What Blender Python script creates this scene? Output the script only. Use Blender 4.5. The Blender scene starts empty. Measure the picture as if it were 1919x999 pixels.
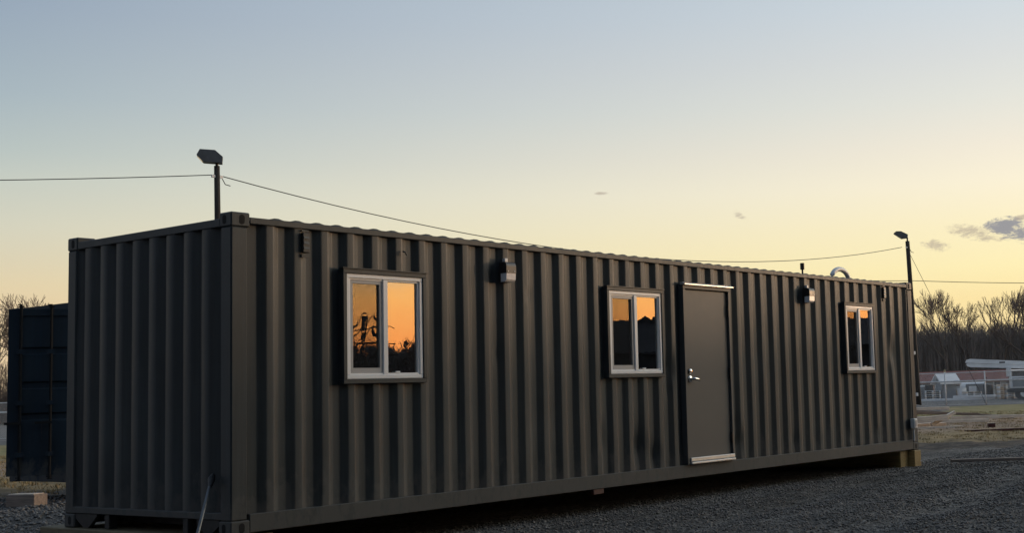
import bpy, math, random
import numpy as np
from mathutils import Vector, Matrix, noise as mnoise

random.seed(7)
rng = np.random.default_rng(7)
R = math.radians
scene = bpy.context.scene
C = scene.collection

# ------------------------------------------------------------------ camera
cam_d = bpy.data.cameras.new('camera')
cam = bpy.data.objects.new('camera', cam_d)
C.objects.link(cam)
cam.location = (-6.375, -9.109, 1.041)
cam.rotation_euler = (R(95.3427), R(1.8599), R(-54.8605))
cam_d.sensor_width = 36.0
cam_d.lens = 46.11
cam_d.shift_x = -0.19078
cam_d.clip_start = 0.1
cam_d.clip_end = 8000
scene.camera = cam
scene.render.resolution_x = 1024
scene.render.resolution_y = 534

# ------------------------------------------------------------------ sky
SUN_AZ = 115.0       # degrees clockwise from +Y
SUN_EL = 2.8
world = bpy.data.worlds.new('World')
scene.world = world
world.use_nodes = True
wt = world.node_tree
wt.nodes.clear()


def s2l(c):
    return tuple(((v / 255) / 12.92 if v / 255 <= 0.04045 else ((v / 255 + 0.055) / 1.055) ** 2.4) for v in c)


class NT:
    """tiny helper for building node graphs"""
    def __init__(self, tree):
        self.t = tree

    def n(self, typ, **kw):
        nd = self.t.nodes.new(typ)
        for k, v in kw.items():
            setattr(nd, k, v)
        return nd

    def link(self, a, b):
        self.t.links.new(a, b)

    def put(self, sock, v):
        if hasattr(v, 'is_output') or isinstance(v, bpy.types.NodeSocket):
            self.link(v, sock)
        else:
            sock.default_value = v

    def m(self, op, a, b=None, c=None, clamp=False):
        nd = self.n('ShaderNodeMath', operation=op, use_clamp=clamp)
        self.put(nd.inputs[0], a)
        if b is not None:
            self.put(nd.inputs[1], b)
        if c is not None:
            self.put(nd.inputs[2], c)
        return nd.outputs[0]

    def dot(self, a, v):
        nd = self.n('ShaderNodeVectorMath', operation='DOT_PRODUCT')
        self.put(nd.inputs[0], a)
        nd.inputs[1].default_value = v
        return nd.outputs['Value']

    def ramp(self, fac, stops, interp='LINEAR'):
        nd = self.n('ShaderNodeValToRGB')
        cr = nd.color_ramp
        cr.interpolation = interp
        while len(cr.elements) < len(stops):
            cr.elements.new(0.5)
        for e, (p, c) in zip(cr.elements, stops):
            e.position = p
            e.color = (*c[:3], 1)
        self.put(nd.inputs[0], fac)
        return nd.outputs[0]

    def mix(self, fac, a, b, blend='MIX'):
        nd = self.n('ShaderNodeMix', data_type='RGBA', blend_type=blend)
        self.put(nd.inputs[0], fac)
        for s, v in ((nd.inputs[6], a), (nd.inputs[7], b)):
            if isinstance(v, tuple):
                s.default_value = (*v[:3], 1)
            else:
                self.link(v, s)
        return nd.outputs[2]

    def sm(self, x, lo, hi):
        nd = self.n('ShaderNodeMapRange', interpolation_type='SMOOTHSTEP')
        self.put(nd.inputs[0], x)
        nd.inputs[1].default_value = lo
        nd.inputs[2].default_value = hi
        return nd.outputs[0]

    def noise(self, vec, scale, detail=4, rough=0.55, dist=0.0):
        nd = self.n('ShaderNodeTexNoise')
        if vec is not None:
            self.link(vec, nd.inputs['Vector'])
        nd.inputs['Scale'].default_value = scale
        nd.inputs['Detail'].default_value = detail
        nd.inputs['Roughness'].default_value = rough
        nd.inputs['Distortion'].default_value = dist
        return nd.outputs[0]

    def scalev(self, vec, s):
        nd = self.n('ShaderNodeMapping')
        self.link(vec, nd.inputs[0])
        nd.inputs['Scale'].default_value = s
        return nd.outputs[0]


def build_sky():
    w = NT(wt)
    tc = w.n('ShaderNodeTexCoord')
    d = tc.outputs['Generated']
    sep = w.n('ShaderNodeSeparateXYZ')
    w.link(d, sep.inputs[0])
    x, y, z = sep.outputs
    h = w.m('SQRT', w.m('ADD', w.m('MULTIPLY', x, x), w.m('ADD', w.m('MULTIPLY', y, y), 1e-6)))
    sx, sy = math.sin(R(SUN_AZ)), math.cos(R(SUN_AZ))
    s = w.m('DIVIDE', w.dot(d, (sx, sy, 0)), h)
    t = w.m('SQRT', w.m('MAXIMUM', z, 0.0))

    def P(el):
        return math.sqrt(max(0, math.sin(R(el))))

    zen = (0.18, 0.24, 0.34)
    anti = [(0, (0.28, 0.29, 0.35)), (P(4), (0.33, 0.31, 0.37)), (P(9), (0.31, 0.34, 0.42)), (P(18), (0.26, 0.32, 0.42)), (P(40), (0.20, 0.265, 0.37)), (1, zen)]
    left = [(0, s2l((230, 198, 155))), (P(4.0), s2l((229, 206, 166))), (P(4.9), s2l((226, 209, 172))), (P(5.6), s2l((221, 209, 178))), (P(7.2), s2l((212, 210, 190))), (P(9), s2l((197, 203, 193))),
            (P(10.1), s2l((184, 195, 192))), (P(12.3), s2l((167, 182, 190))), (P(15.7), s2l((151, 167, 184))), (P(28), s2l((122, 146, 174))), (1, zen)]
    mid = [(0, s2l((248, 216, 150))), (P(3.5), s2l((254, 230, 168))), (P(4.9), s2l((255, 240, 184))), (P(6.7), s2l((253, 240, 198))), (P(8.5), s2l((251, 241, 214))), (P(10.1), s2l((242, 234, 216))),
           (P(12.1), s2l((228, 228, 219))), (P(14), s2l((218, 221, 220))), (P(16.2), s2l((207, 216, 222))), (P(28), s2l((160, 182, 202))), (1, zen)]
    glow = [(0, (2.9, 0.74, 0.20)), (P(2.0), (3.9, 1.20, 0.28)), (P(4.3), (3.9, 1.85, 0.52)), (P(5.8), (2.5, 1.85, 1.00)), (P(10), (3.3, 3.15, 2.6)), (P(18), (2.8, 2.85, 2.6)), (P(32), (1.7, 1.8, 1.8)), (P(55), (0.60, 0.68, 0.76)), (1, zen)]
    ca, cl, cm, cg = (w.ramp(t, q) for q in (anti, left, mid, glow))
    # azimuth blend: anti-sun .. 90 deg from sun .. the bright right side .. the glow
    f1 = w.sm(s, -1.25, 0.0)
    nd = w.n('ShaderNodeMapRange'); w.put(nd.inputs[0], s); nd.inputs[1].default_value = 0.02; nd.inputs[2].default_value = 0.685
    f2 = nd.outputs[0]
    f3a = w.sm(s, 0.75, 0.915)      # low orange band
    f3b = w.sm(s, 0.84, 0.985)      # paler glow standing over the sun
    fe = w.sm(z, math.sin(R(5.0)), math.sin(R(9.0)))
    f3 = w.m('ADD', w.m('MULTIPLY', f3a, w.m('SUBTRACT', 1.0, fe)), w.m('MULTIPLY', f3b, fe))
    col = w.mix(f3, w.mix(f2, w.mix(f1, ca, cl), cm), cg)
    # a share of the physical sky
    sky = w.n('ShaderNodeTexSky', sky_type='NISHITA')
    sky.sun_disc = False
    sky.sun_elevation = R(SUN_EL)
    sky.sun_rotation = R(SUN_AZ)
    sky.air_density = 1.2
    sky.dust_density = 1.5
    skyc = w.mix(1.0, sky.outputs[0], (0.10, 0.10, 0.10), 'MULTIPLY')
    col = w.mix(0.04, col, skyc)
    # small drifting clouds low over the trees
    vec = d
    n1 = w.noise(w.scalev(vec, (1, 1, 3.4)), 42, 9, 0.72, 1.2)
    n2 = w.noise(w.scalev(vec, (1, 1, 2.0)), 190, 6, 0.7, 0.8)

    def blob(az, el, a, b, tilt=0.0):
        az, el = R(az), R(el)
        u = w.dot(d, (math.cos(az), -math.sin(az), 0))
        v = w.m('SUBTRACT', z, math.sin(el))
        v = w.m('ADD', v, w.m('MULTIPLY', u, tilt))
        q = w.m('ADD', w.m('POWER', w.m('DIVIDE', u, R(a)), 2.0), w.m('POWER', w.m('DIVIDE', v, R(b)), 2.0))
        front = w.sm(w.dot(d, (math.sin(az), math.cos(az), 0)), 0.5, 0.6)
        return w.m('MULTIPLY', w.m('SUBTRACT', 1.0, q, clamp=True), front)

    def cloud(base, blobs, gain, off, shade):
        tot = None
        for b in blobs:
            m = blob(*b)
            tot = m if tot is None else w.m('MAXIMUM', tot, m)
        nn = w.m('ADD', w.m('MULTIPLY', n1, 0.65), w.m('MULTIPLY', n2, 0.35))
        k = w.m('ADD', w.m('MULTIPLY', tot, 0.75), w.m('MULTIPLY', w.m('SUBTRACT', nn, 0.5), 3.4))
        k = w.m('MULTIPLY', k, w.sm(tot, 0.0, 0.25))
        k = w.sm(k, off, off + gain)
        return w.mix(w.m('MULTIPLY', k, shade[1]), base, shade[0])

    gc = s2l((146, 146, 152))
    col = cloud(col, [(69.7, 6.10, 2.6, 0.64, 0.10), (68.0, 6.50, 1.1, 0.50), (71.5, 5.9, 2.2, 0.5)], 0.55, 0.14, (gc, 0.95))
    col = cloud(col, [(66.6, 6.30, 1.5, 0.42, 0.22), (65.0, 5.85, 0.8, 0.32, 0.15), (56.5, 7.55, 0.42, 0.22, 0.4), (50.5, 8.65, 0.40, 0.09), (68.9, 6.9, 0.7, 0.2, -0.2)], 0.7, 0.20, (s2l((178, 165, 150)), 0.7))
    bg = w.n('ShaderNodeBackground')
    w.link(col, bg.inputs[0])
    bg.inputs[1].default_value = 1.0
    out = w.n('ShaderNodeOutputWorld')
    w.link(bg.outputs[0], out.inputs[0])


build_sky()

# ------------------------------------------------------------------ sun (almost set, beyond the right of the frame)
sun_d = bpy.data.lights.new('sun', 'SUN')
sun_d.energy = 0.95
sun_d.angle = R(0.9)
sun_d.color = (1.0, 0.66, 0.40)
sun = bpy.data.objects.new('sun', sun_d)
C.objects.link(sun)
sd = Vector((math.sin(R(SUN_AZ)) * math.cos(R(SUN_EL)), math.cos(R(SUN_AZ)) * math.cos(R(SUN_EL)), math.sin(R(SUN_EL))))
sun.rotation_euler = sd.to_track_quat('Z', 'Y').to_euler()
sun.location = (20, -20, 20)

scene.view_settings.view_transform = 'Standard'
scene.view_settings.look = 'None'
scene.view_settings.exposure = 0.07
scene.view_settings.gamma = 1.0
scene.view_settings.use_curve_mapping = False

# ------------------------------------------------------------------ materials
M = {}


def mat(name):
    m = bpy.data.materials.new(name)
    m.use_nodes = True
    m.node_tree.nodes.clear()
    w = NT(m.node_tree)
    out = w.n('ShaderNodeOutputMaterial')
    b = w.n('ShaderNodeBsdfPrincipled')
    w.link(b.outputs[0], out.inputs[0])
    M[name] = m
    return w, b, out


def simple(name, col, rough=0.6, metal=0.0, var=0.25, scale=6.0, bump=0.0, stretch=(1, 1, 1), spec=0.5, rv=0.12):
    w, b, out = mat(name)
    tc = w.n('ShaderNodeTexCoord')
    v = w.scalev(tc.outputs['Object'], stretch)
    n = w.noise(v, scale, 5, 0.6)
    lo = tuple(c * (1 - var) for c in col)
    hi = tuple(min(1, c * (1 + var)) for c in col)
    w.link(w.ramp(n, [(0.3, lo), (0.7, hi)]), b.inputs['Base Color'])
    b.inputs['Metallic'].default_value = metal
    b.inputs['Specular IOR Level'].default_value = spec
    r = w.n('ShaderNodeMapRange')
    w.link(w.noise(v, scale * 3, 3), r.inputs[0])
    r.inputs[3].default_value = max(0.02, rough - rv)
    r.inputs[4].default_value = min(1, rough + rv)
    w.link(r.outputs[0], b.inputs['Roughness'])
    if bump:
        bp = w.n('ShaderNodeBump')
        bp.inputs['Strength'].default_value = bump
        bp.inputs['Distance'].default_value = 0.01
        w.link(w.noise(v, scale * 6, 4), bp.inputs['Height'])
        w.link(bp.outputs[0], b.inputs['Normal'])
    return w, b


def container_paint(name, col, rough):
    w, b, out = mat(name)
    tc = w.n('ShaderNodeTexCoord')
    o = tc.outputs['Object']
    big = w.noise(o, 0.9, 4, 0.6)
    streak = w.noise(w.scalev(o, (9, 9, 0.35)), 3.0, 5, 0.65)
    fine = w.noise(o, 38, 4, 0.6)
    sep = w.n('ShaderNodeSeparateXYZ'); w.link(o, sep.inputs[0])
    base = w.ramp(w.m('ADD', w.m('MULTIPLY', big, 0.5), w.m('MULTIPLY', streak, 0.5)),
                  [(0.30, tuple(c * 0.55 for c in col)), (0.52, col), (0.74, tuple(c * 1.75 for c in col))])
    # splashed dust and mud near the bottom, breaking up into spots
    low = w.sm(sep.outputs[2], 0.75, 0.05)
    mud = w.sm(w.m('ADD', w.m('MULTIPLY', low, 0.34), w.noise(w.scalev(o, (2, 2, 1.0)), 4.5, 6, 0.65)), 0.66, 0.86)
    base = w.mix(w.m('MULTIPLY', mud, 0.6), base, (0.105, 0.097, 0.086))
    # worn scratches and rust pricks
    sc = w.sm(w.noise(w.scalev(o, (3, 3, 0.8)), 16, 6, 0.7, 0.4), 0.65, 0.76)
    base = w.mix(w.m('MULTIPLY', sc, 0.6), base, (0.10, 0.066, 0.044))
    # rust runs below old chips
    run = w.sm(w.noise(w.scalev(o, (14, 14, 0.5)), 2.1, 5, 0.7, 0.2), 0.66, 0.78)
    base = w.mix(w.m('MULTIPLY', run, 0.55), base, (0.115, 0.070, 0.042))
    # lighter, warmer tone varying from rib to rib
    ribs = w.noise(w.scalev(o, (1.1, 1.1, 0.04)), 2.3, 3, 0.6)
    base = w.mix(w.m('MULTIPLY', w.sm(ribs, 0.52, 0.70), 0.4), base, tuple(v * f for v, f in zip(col, (1.9, 1.65, 1.4))))
    w.link(base, b.inputs['Base Color'])
    r = w.n('ShaderNodeMapRange')
    w.link(w.m('ADD', w.m('MULTIPLY', streak, 0.7), w.m('MULTIPLY', fine, 0.3)), r.inputs[0])
    r.inputs[1].default_value = 0.25
    r.inputs[2].default_value = 0.75
    r.inputs[3].default_value = rough - 0.07
    r.inputs[4].default_value = rough + 0.14
    w.link(w.m('ADD', r.outputs[0], w.m('MULTIPLY', mud, 0.2)), b.inputs['Roughness'])
    b.inputs['Specular IOR Level'].default_value = 0.40
    bp = w.n('ShaderNodeBump')
    bp.inputs['Strength'].default_value = 0.22
    bp.inputs['Distance'].default_value = 0.004
    w.link(w.m('ADD', w.m('MULTIPLY', fine, 0.35), w.m('MULTIPLY', w.noise(w.scalev(o, (1, 1, 0.25)), 9, 3), 1.2)), bp.inputs['Height'])
    w.link(bp.outputs[0], b.inputs['Normal'])


container_paint('charcoal_paint', (0.0350, 0.0415, 0.0425), 0.50)
container_paint('navy_paint', (0.008, 0.020, 0.034), 0.72)
simple('door_paint', (0.070, 0.072, 0.070), 0.55, var=0.04, scale=3, bump=0.02, rv=0.03)
simple('black_metal', (0.012, 0.012, 0.012), 0.45, var=0.3)
simple('bronze_metal', (0.028, 0.024, 0.021), 0.38, var=0.2)
simple('aluminium', (0.72, 0.71, 0.69), 0.34, metal=0.7, var=0.08, scale=9)
simple('chrome', (0.80, 0.78, 0.74), 0.16, metal=1.0, var=0.05)
simple('white_vinyl', (0.90, 0.89, 0.87), 0.38, var=0.05, scale=4)
simple('sash_vinyl', (0.42, 0.41, 0.40), 0.45, var=0.08, scale=4)
simple('white_plastic', (0.72, 0.72, 0.70), 0.45, var=0.1, scale=20)
simple('lens_frost', (0.86, 0.83, 0.80), 0.25, var=0.12, scale=30)
simple('hole_black', (0.004, 0.004, 0.004), 0.9, var=0.2)
simple('under_steel', (0.022, 0.020, 0.018), 0.7, var=0.4, scale=8)
simple('plywood', (0.10, 0.075, 0.05), 0.7, var=0.2, scale=5, stretch=(1, 8, 1))
simple('liner', (0.16, 0.155, 0.15), 0.7, var=0.05)
simple('timber', (0.17, 0.135, 0.075), 0.75, var=0.35, scale=4, bump=0.4, stretch=(12, 1, 12))
simple('timber_yellow', (0.33, 0.225, 0.085), 0.72, var=0.3, scale=4, bump=0.4, stretch=(12, 1, 12))
simple('board_wood', (0.80, 0.66, 0.53), 0.7, var=0.3, scale=3, bump=0.3, stretch=(1, 10, 10))
simple('old_board', (0.25, 0.195, 0.155), 0.8, var=0.35, scale=3, bump=0.3, stretch=(1, 10, 10))
simple('rust_red', (0.055, 0.009, 0.008), 0.55, var=0.3)
simple('rod_steel', (0.12, 0.13, 0.14), 0.42, metal=0.6, var=0.3)
simple('pole_wood', (0.032, 0.026, 0.021), 0.85, var=0.4, scale=3, bump=0.5, stretch=(14, 14, 0.7))
simple('lamp_grey', (0.09, 0.095, 0.10), 0.5, var=0.2)
simple('wire_black', (0.02, 0.02, 0.02), 0.6, var=0.1)
simple('galvanised', (0.75, 0.75, 0.74), 0.5, metal=0.1, var=0.15)
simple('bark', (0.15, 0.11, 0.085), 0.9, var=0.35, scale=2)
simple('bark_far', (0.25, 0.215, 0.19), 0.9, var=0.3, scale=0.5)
simple('red_roof', (0.25, 0.085, 0.06), 0.65, var=0.2, scale=0.8)
simple('pale_siding', (0.40, 0.39, 0.37), 0.7, var=0.12, scale=1)
simple('grey_siding', (0.26, 0.27, 0.28), 0.7, var=0.15, scale=1)
simple('dark_siding', (0.05, 0.048, 0.046), 0.75, var=0.2, scale=1)
simple('dark_roof', (0.06, 0.055, 0.055), 0.8, var=0.25, scale=1)
simple('white_truck', (0.88, 0.88, 0.87), 0.4, var=0.1, scale=1.5)
simple('tyre', (0.015, 0.015, 0.015), 0.85, var=0.2)
simple('tan_tarp', (0.36, 0.29, 0.17), 0.8, var=0.25, scale=2)
simple('spoil', (0.11, 0.105, 0.10), 0.9, var=0.3, scale=2)
simple('yard_grey', (0.20, 0.20, 0.20), 0.6, var=0.3, scale=1.5)
simple('gravel_stone', (0.150, 0.139, 0.126), 0.8, var=0.9, scale=26, bump=0.3)
simple('pale_stone', (0.22, 0.205, 0.185), 0.8, var=0.6, scale=9, bump=0.3)
simple('dry_grass', (0.34, 0.25, 0.115), 0.85, var=0.4, scale=1.2)
simple('olive_grass', (0.28, 0.21, 0.092), 0.85, var=0.4, scale=1.2)


def glass(name, ior, tint, rough=0.0):
    m = bpy.data.materials.new(name)
    m.use_nodes = True
    m.node_tree.nodes.clear()
    w = NT(m.node_tree)
    out = w.n('ShaderNodeOutputMaterial')
    fr = w.n('ShaderNodeFresnel'); fr.inputs[0].default_value = ior
    tr = w.n('ShaderNodeBsdfTransparent'); tr.inputs[0].default_value = (*tint, 1)
    gl = w.n('ShaderNodeBsdfGlossy'); gl.inputs['Roughness'].default_value = rough
    tc = w.n('ShaderNodeTexCoord')
    bp = w.n('ShaderNodeBump'); bp.inputs['Strength'].default_value = 0.22; bp.inputs['Distance'].default_value = 0.004
    w.link(w.noise(tc.outputs['Object'], 2.6, 2), bp.inputs['Height'])
    w.link(bp.outputs[0], gl.inputs['Normal'])
    mx = w.n('ShaderNodeMixShader')
    w.link(fr.outputs[0], mx.inputs[0]); w.link(tr.outputs[0], mx.inputs[1]); w.link(gl.outputs[0], mx.inputs[2])
    w.link(mx.outputs[0], out.inputs[0])
    M[name] = m


glass('coated_glass', 3.4, (0.55, 0.57, 0.56))
glass('lamp_glass', 1.9, (0.8, 0.8, 0.78), 0.12)


def screen_mat():
    m = bpy.data.materials.new('insect_screen')
    m.use_nodes = True
    m.node_tree.nodes.clear()
    w = NT(m.node_tree)
    out = w.n('ShaderNodeOutputMaterial')
    tr = w.n('ShaderNodeBsdfTransparent'); tr.inputs[0].default_value = (1, 1, 1, 1)
    df = w.n('ShaderNodeBsdfDiffuse'); df.inputs[0].default_value = (0.035, 0.035, 0.035, 1)
    mx = w.n('ShaderNodeMixShader'); mx.inputs[0].default_value = 0.20
    w.link(tr.outputs[0], mx.inputs[1]); w.link(df.outputs[0], mx.inputs[2])
    w.link(mx.outputs[0], out.inputs[0])
    M['insect_screen'] = m


screen_mat()


def ground_mat():
    w, b, out = mat('ground')
    tc = w.n('ShaderNodeTexCoord')
    o = tc.outputs['Object']
    nb = w.noise(o, 0.35, 5, 0.6)
    s = w.dot(o, (0.567, 0.824, 0.0))
    s = w.m('ADD', s, w.m('MULTIPLY', w.m('SUBTRACT', nb, 0.5), 5.0))
    s = w.m('ADD', s, w.m('MULTIPLY', w.m('SUBTRACT', w.noise(o, 2.2, 5, 0.65), 0.5), 1.6))
    # gravel: three scales of stones
    v1 = w.n('ShaderNodeTexVoronoi'); w.link(o, v1.inputs['Vector']); v1.inputs['Scale'].default_value = 34
    v2 = w.n('ShaderNodeTexVoronoi'); w.link(o, v2.inputs['Vector']); v2.inputs['Scale'].default_value = 75
    stone = w.n('ShaderNodeSeparateColor'); w.link(v1.outputs['Color'], stone.inputs[0])
    patch = w.noise(w.scalev(o, (0.55, 1.3, 1)), 0.9, 6, 0.66)
    g = w.ramp(w.m('ADD', w.m('MULTIPLY', stone.outputs[0], 0.45), w.m('MULTIPLY', patch, 0.75)),
               [(0.26, (0.016, 0.0150, 0.014)), (0.50, (0.062, 0.058, 0.053)), (0.72, (0.15, 0.140, 0.128)), (0.95, (0.30, 0.285, 0.26))])
    mud = w.ramp(w.noise(o, 3.0, 6, 0.7), [(0.38, (0.018, 0.014, 0.011)), (0.62, (0.12, 0.088, 0.062))])
    grass = w.ramp(w.noise(w.scalev(o, (0.7, 1.6, 1)), 1.3, 7, 0.72), [(0.30, (0.085, 0.060, 0.027)), (0.5, (0.27, 0.190, 0.085)), (0.72, (0.42, 0.30, 0.155))])
    dirt = w.ramp(w.noise(o, 1.5, 6, 0.7), [(0.3, (0.15, 0.098, 0.062)), (0.5, (0.32, 0.215, 0.138)), (0.75, (0.46, 0.34, 0.235))])
    olive = w.ramp(w.noise(o, 0.8, 6, 0.7), [(0.3, (0.12, 0.10, 0.040)), (0.5, (0.25, 0.215, 0.080)), (0.72, (0.38, 0.27, 0.16))])
    yard = w.ramp(w.noise(o, 0.9, 7, 0.75), [(0.35, (0.05, 0.049, 0.046)), (0.65, (0.22, 0.21, 0.195))])
    far = w.ramp(w.noise(o, 0.05, 6, 0.7), [(0.3, (0.05, 0.045, 0.03)), (0.7, (0.12, 0.10, 0.06))])
    c = w.mix(w.sm(s, 10.2, 11.0), g, mud)
    c = w.mix(w.sm(s, 12.9, 14.2), c, grass)
    c = w.mix(w.sm(s, 17.0, 20.0), c, dirt)
    c = w.mix(w.sm(s, 27.0, 31.0), c, olive)
    c = w.mix(w.sm(s, 46.0, 47.0), c, yard)
    c = w.mix(w.sm(s, 120.0, 135.0), c, far)
    w.link(c, b.inputs['Base Color'])
    b.inputs['Roughness'].default_value = 0.85
    b.inputs['Specular IOR Level'].default_value = 0.3
    bp = w.n('ShaderNodeBump'); bp.inputs['Distance'].default_value = 0.03
    w.link(w.m('ADD', w.m('MULTIPLY', w.sm(s, 11.6, 10.4), 0.55), 0.3), bp.inputs['Strength'])
    hgt = w.m('ADD', w.m('MULTIPLY', v1.outputs['Distance'], -0.8), w.m('ADD', w.m('MULTIPLY', v2.outputs['Distance'], -0.4), w.m('MULTIPLY', w.noise(o, 6, 6, 0.7), 1.4)))
    w.link(hgt, bp.inputs['Height'])
    w.link(bp.outputs[0], b.inputs['Normal'])


ground_mat()


# ------------------------------------------------------------------ mesh helpers
class MB:
    """collects boxes, prisms and tubes; build() links them as one mesh object"""
    def __init__(self):
        self.v, self.f = [], []

    def add(self, vs, fs):
        o = len(self.v)
        self.v += [tuple(p) for p in vs]
        self.f += [tuple(i + o for i in q) for q in fs]
        return self

    def box(self, x0, x1, y0, y1, z0, z1, bev=0.0):
        if bev <= 0:
            return self.add([(x0, y0, z0), (x1, y0, z0), (x1, y1, z0), (x0, y1, z0), (x0, y0, z1), (x1, y0, z1), (x1, y1, z1), (x0, y1, z1)],
                            [(0, 3, 2, 1), (4, 5, 6, 7), (0, 1, 5, 4), (1, 2, 6, 5), (2, 3, 7, 6), (3, 0, 4, 7)])
        b = bev
        vs, idx = [], {}
        for i, (X, sx) in enumerate(((x0, 1), (x1, -1))):
            for j, (Y, sy) in enumerate(((y0, 1), (y1, -1))):
                for k, (Z, sz) in enumerate(((z0, 1), (z1, -1))):
                    for a in range(3):
                        idx[i, j, k, a] = len(vs)
                        vs.append((X + (0 if a == 0 else sx * b), Y + (0 if a == 1 else sy * b), Z + (0 if a == 2 else sz * b)))
        fs = []
        for a in range(3):
            for e in (0, 1):
                loop = []
                for p, q in ((0, 0), (1, 0), (1, 1), (0, 1)):
                    ijk = [p, q]
                    ijk.insert(a, e)
                    loop.append(idx[(*ijk, a)])
                fs.append(loop)
        for a in range(3):        # edges parallel to axis a
            o1, o2 = [q for q in range(3) if q != a]
            for p in (0, 1):
                for q in (0, 1):
                    k0, k1 = [0, 0, 0], [0, 0, 0]
                    k0[o1] = k1[o1] = p
                    k0[o2] = k1[o2] = q
                    k1[a] = 1
                    fs.append([idx[(*k0, o1)], idx[(*k1, o1)], idx[(*k1, o2)], idx[(*k0, o2)]])
        for i in (0, 1):
            for j in (0, 1):
                for k in (0, 1):
                    fs.append([idx[i, j, k, 0], idx[i, j, k, 1], idx[i, j, k, 2]])
        return self.add(vs, fs)

    def prism(self, poly, axis, a, b):
        """poly = 2-D outline, extruded along axis (0, 1, 2) from a to b"""
        n = len(poly)

        def P(q, t):
            l = [q[0], q[1]]
            l.insert(axis, t)
            return tuple(l)
        vs = [P(q, a) for q in poly] + [P(q, b) for q in poly]
        fs = [tuple(range(n))[::-1], tuple(range(n, 2 * n))] + [(i, (i + 1) % n, n + (i + 1) % n, n + i) for i in range(n)]
        return self.add(vs, fs)

    def tube(self, pts, r, n=8, caps=True):
        pts = [Vector(p) for p in pts]
        rs = r if isinstance(r, (list, tuple)) else [r] * len(pts)
        vs, fs = [], []
        for i, p in enumerate(pts):
            t = (pts[min(i + 1, len(pts) - 1)] - pts[max(i - 1, 0)]).normalized()
            up = Vector((0, 0, 1)) if abs(t.z) < 0.9 else Vector((1, 0, 0))
            a = t.cross(up).normalized()
            b = t.cross(a)
            for k in range(n):
                w_ = 2 * math.pi * k / n
                vs.append(p + a * (rs[i] * math.cos(w_)) + b * (rs[i] * math.sin(w_)))
        for i in range(len(pts) - 1):
            for k in range(n):
                fs.append((i * n + k, i * n + (k + 1) % n, (i + 1) * n + (k + 1) % n, (i + 1) * n + k))
        if caps:
            fs.append(tuple(range(n))[::-1])
            fs.append(tuple((len(pts) - 1) * n + k for k in range(n)))
        return self.add(vs, fs)

    def xf(self, mtx):
        self.v = [tuple(mtx @ Vector(p)) for p in self.v]
        return self

    def build(self, name, material, parent=None, smooth=False):
        me = bpy.data.meshes.new(name)
        me.from_pydata(self.v, [], self.f)
        import bmesh
        bm = bmesh.new()
        bm.from_mesh(me)
        bmesh.ops.recalc_face_normals(bm, faces=bm.faces)
        bm.to_mesh(me)
        bm.free()
        me.materials.append(M[material])
        if smooth:
            me.polygons.foreach_set('use_smooth', [True] * len(me.polygons))
        o = bpy.data.objects.new(name, me)
        C.objects.link(o)
        if parent:
            o.parent = parent
        return o


def raw_mesh(name, v, f, material, parent=None, smooth=False):
    """fast path for big numpy meshes; f is an (n,3) or (n,4) array"""
    v = np.asarray(v, dtype=np.float32)
    f = np.asarray(f, dtype=np.int32)
    me = bpy.data.meshes.new(name)
    me.vertices.add(len(v))
    me.vertices.foreach_set('co', v.ravel())
    k = f.shape[1]
    me.loops.add(f.size)
    me.loops.foreach_set('vertex_index', f.ravel())
    me.polygons.add(len(f))
    me.polygons.foreach_set('loop_start', np.arange(0, f.size, k, dtype=np.int32))
    me.polygons.foreach_set('loop_total', np.full(len(f), k, dtype=np.int32))
    if smooth:
        me.polygons.foreach_set('use_smooth', np.ones(len(f), dtype=bool))
    me.update(calc_edges=True)
    me.materials.append(M[material])
    o = bpy.data.objects.new(name, me)
    C.objects.link(o)
    if parent:
        o.parent = parent
    return o


def tag(o, label, cat, group=None, kind=None):
    if label:
        o['label'] = label
    if cat:
        o['category'] = cat
    if group:
        o['group'] = group
    if kind:
        o['kind'] = kind
    return o


def empty(name, loc, label=None, cat=None, group=None, rz=0.0):
    o = bpy.data.objects.new(name, None)
    o.empty_display_size = 0.3
    C.objects.link(o)
    o.location = loc
    o.rotation_euler = (0, 0, rz)
    tag(o, label, cat, group)
    return o


# ------------------------------------------------------------------ ground
GZ = -0.25


def fbm(x, y, s, o=4, seed=0.0):
    t, a = 0.0, 1.0
    for i in range(o):
        t += a * mnoise.noise(Vector((x * s + seed, y * s - seed, seed * 0.37)))
        s *= 2.1
        a *= 0.5
    return t


def ground_z(x, y):
    z = 0.0
    dn = math.hypot(x - 8, y + 2)
    if dn < 70:
        k = max(0.0, 1 - dn / 70)
        s = 0.567 * x + 0.824 * y
        z += k * 0.042 * fbm(x, y, 0.45, 3, 3.1)
        z += 0.10 * math.exp(-((x - 13.5) / 3.0) ** 2 - ((y + 2.6) / 1.5) ** 2)      # low mound of loose stone
        z += k * 0.020 * fbm(x, y, 2.2, 2, 8.0)
        if y < -0.3:      # wheel ruts running along the container
            for ry in (-1.9, -3.7):
                q = (y - ry - 0.12 * x + 0.25 * math.sin(x * 0.35)) / 0.28
                z += k * 0.05 * (-math.exp(-q * q) + 0.5 * math.exp(-(abs(q) - 1.9) ** 2))
        if s > 9.5:      # churned earth past the gravel pad
            z += k * min(1, (s - 9.5) / 2) * 0.075 * fbm(x, y, 0.9, 3, 5.5)
        # keep the pad level where the container's timbers bear
        if -1 < x < 13.2 and -0.6 < y < 3.2:
            z *= 0.3
    return GZ + z


def axis(lo, hi, step, far):
    a = list(np.arange(lo, hi + 1e-6, step))
    s = step
    up, dn = [], []
    v = hi
    while v < far:
        s *= 1.22
        v += s
        up.append(v)
    s = step
    v = lo
    while v > -far:
        s *= 1.22
        v -= s
        dn.append(v)
    return np.array(dn[::-1] + a + up)


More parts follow.
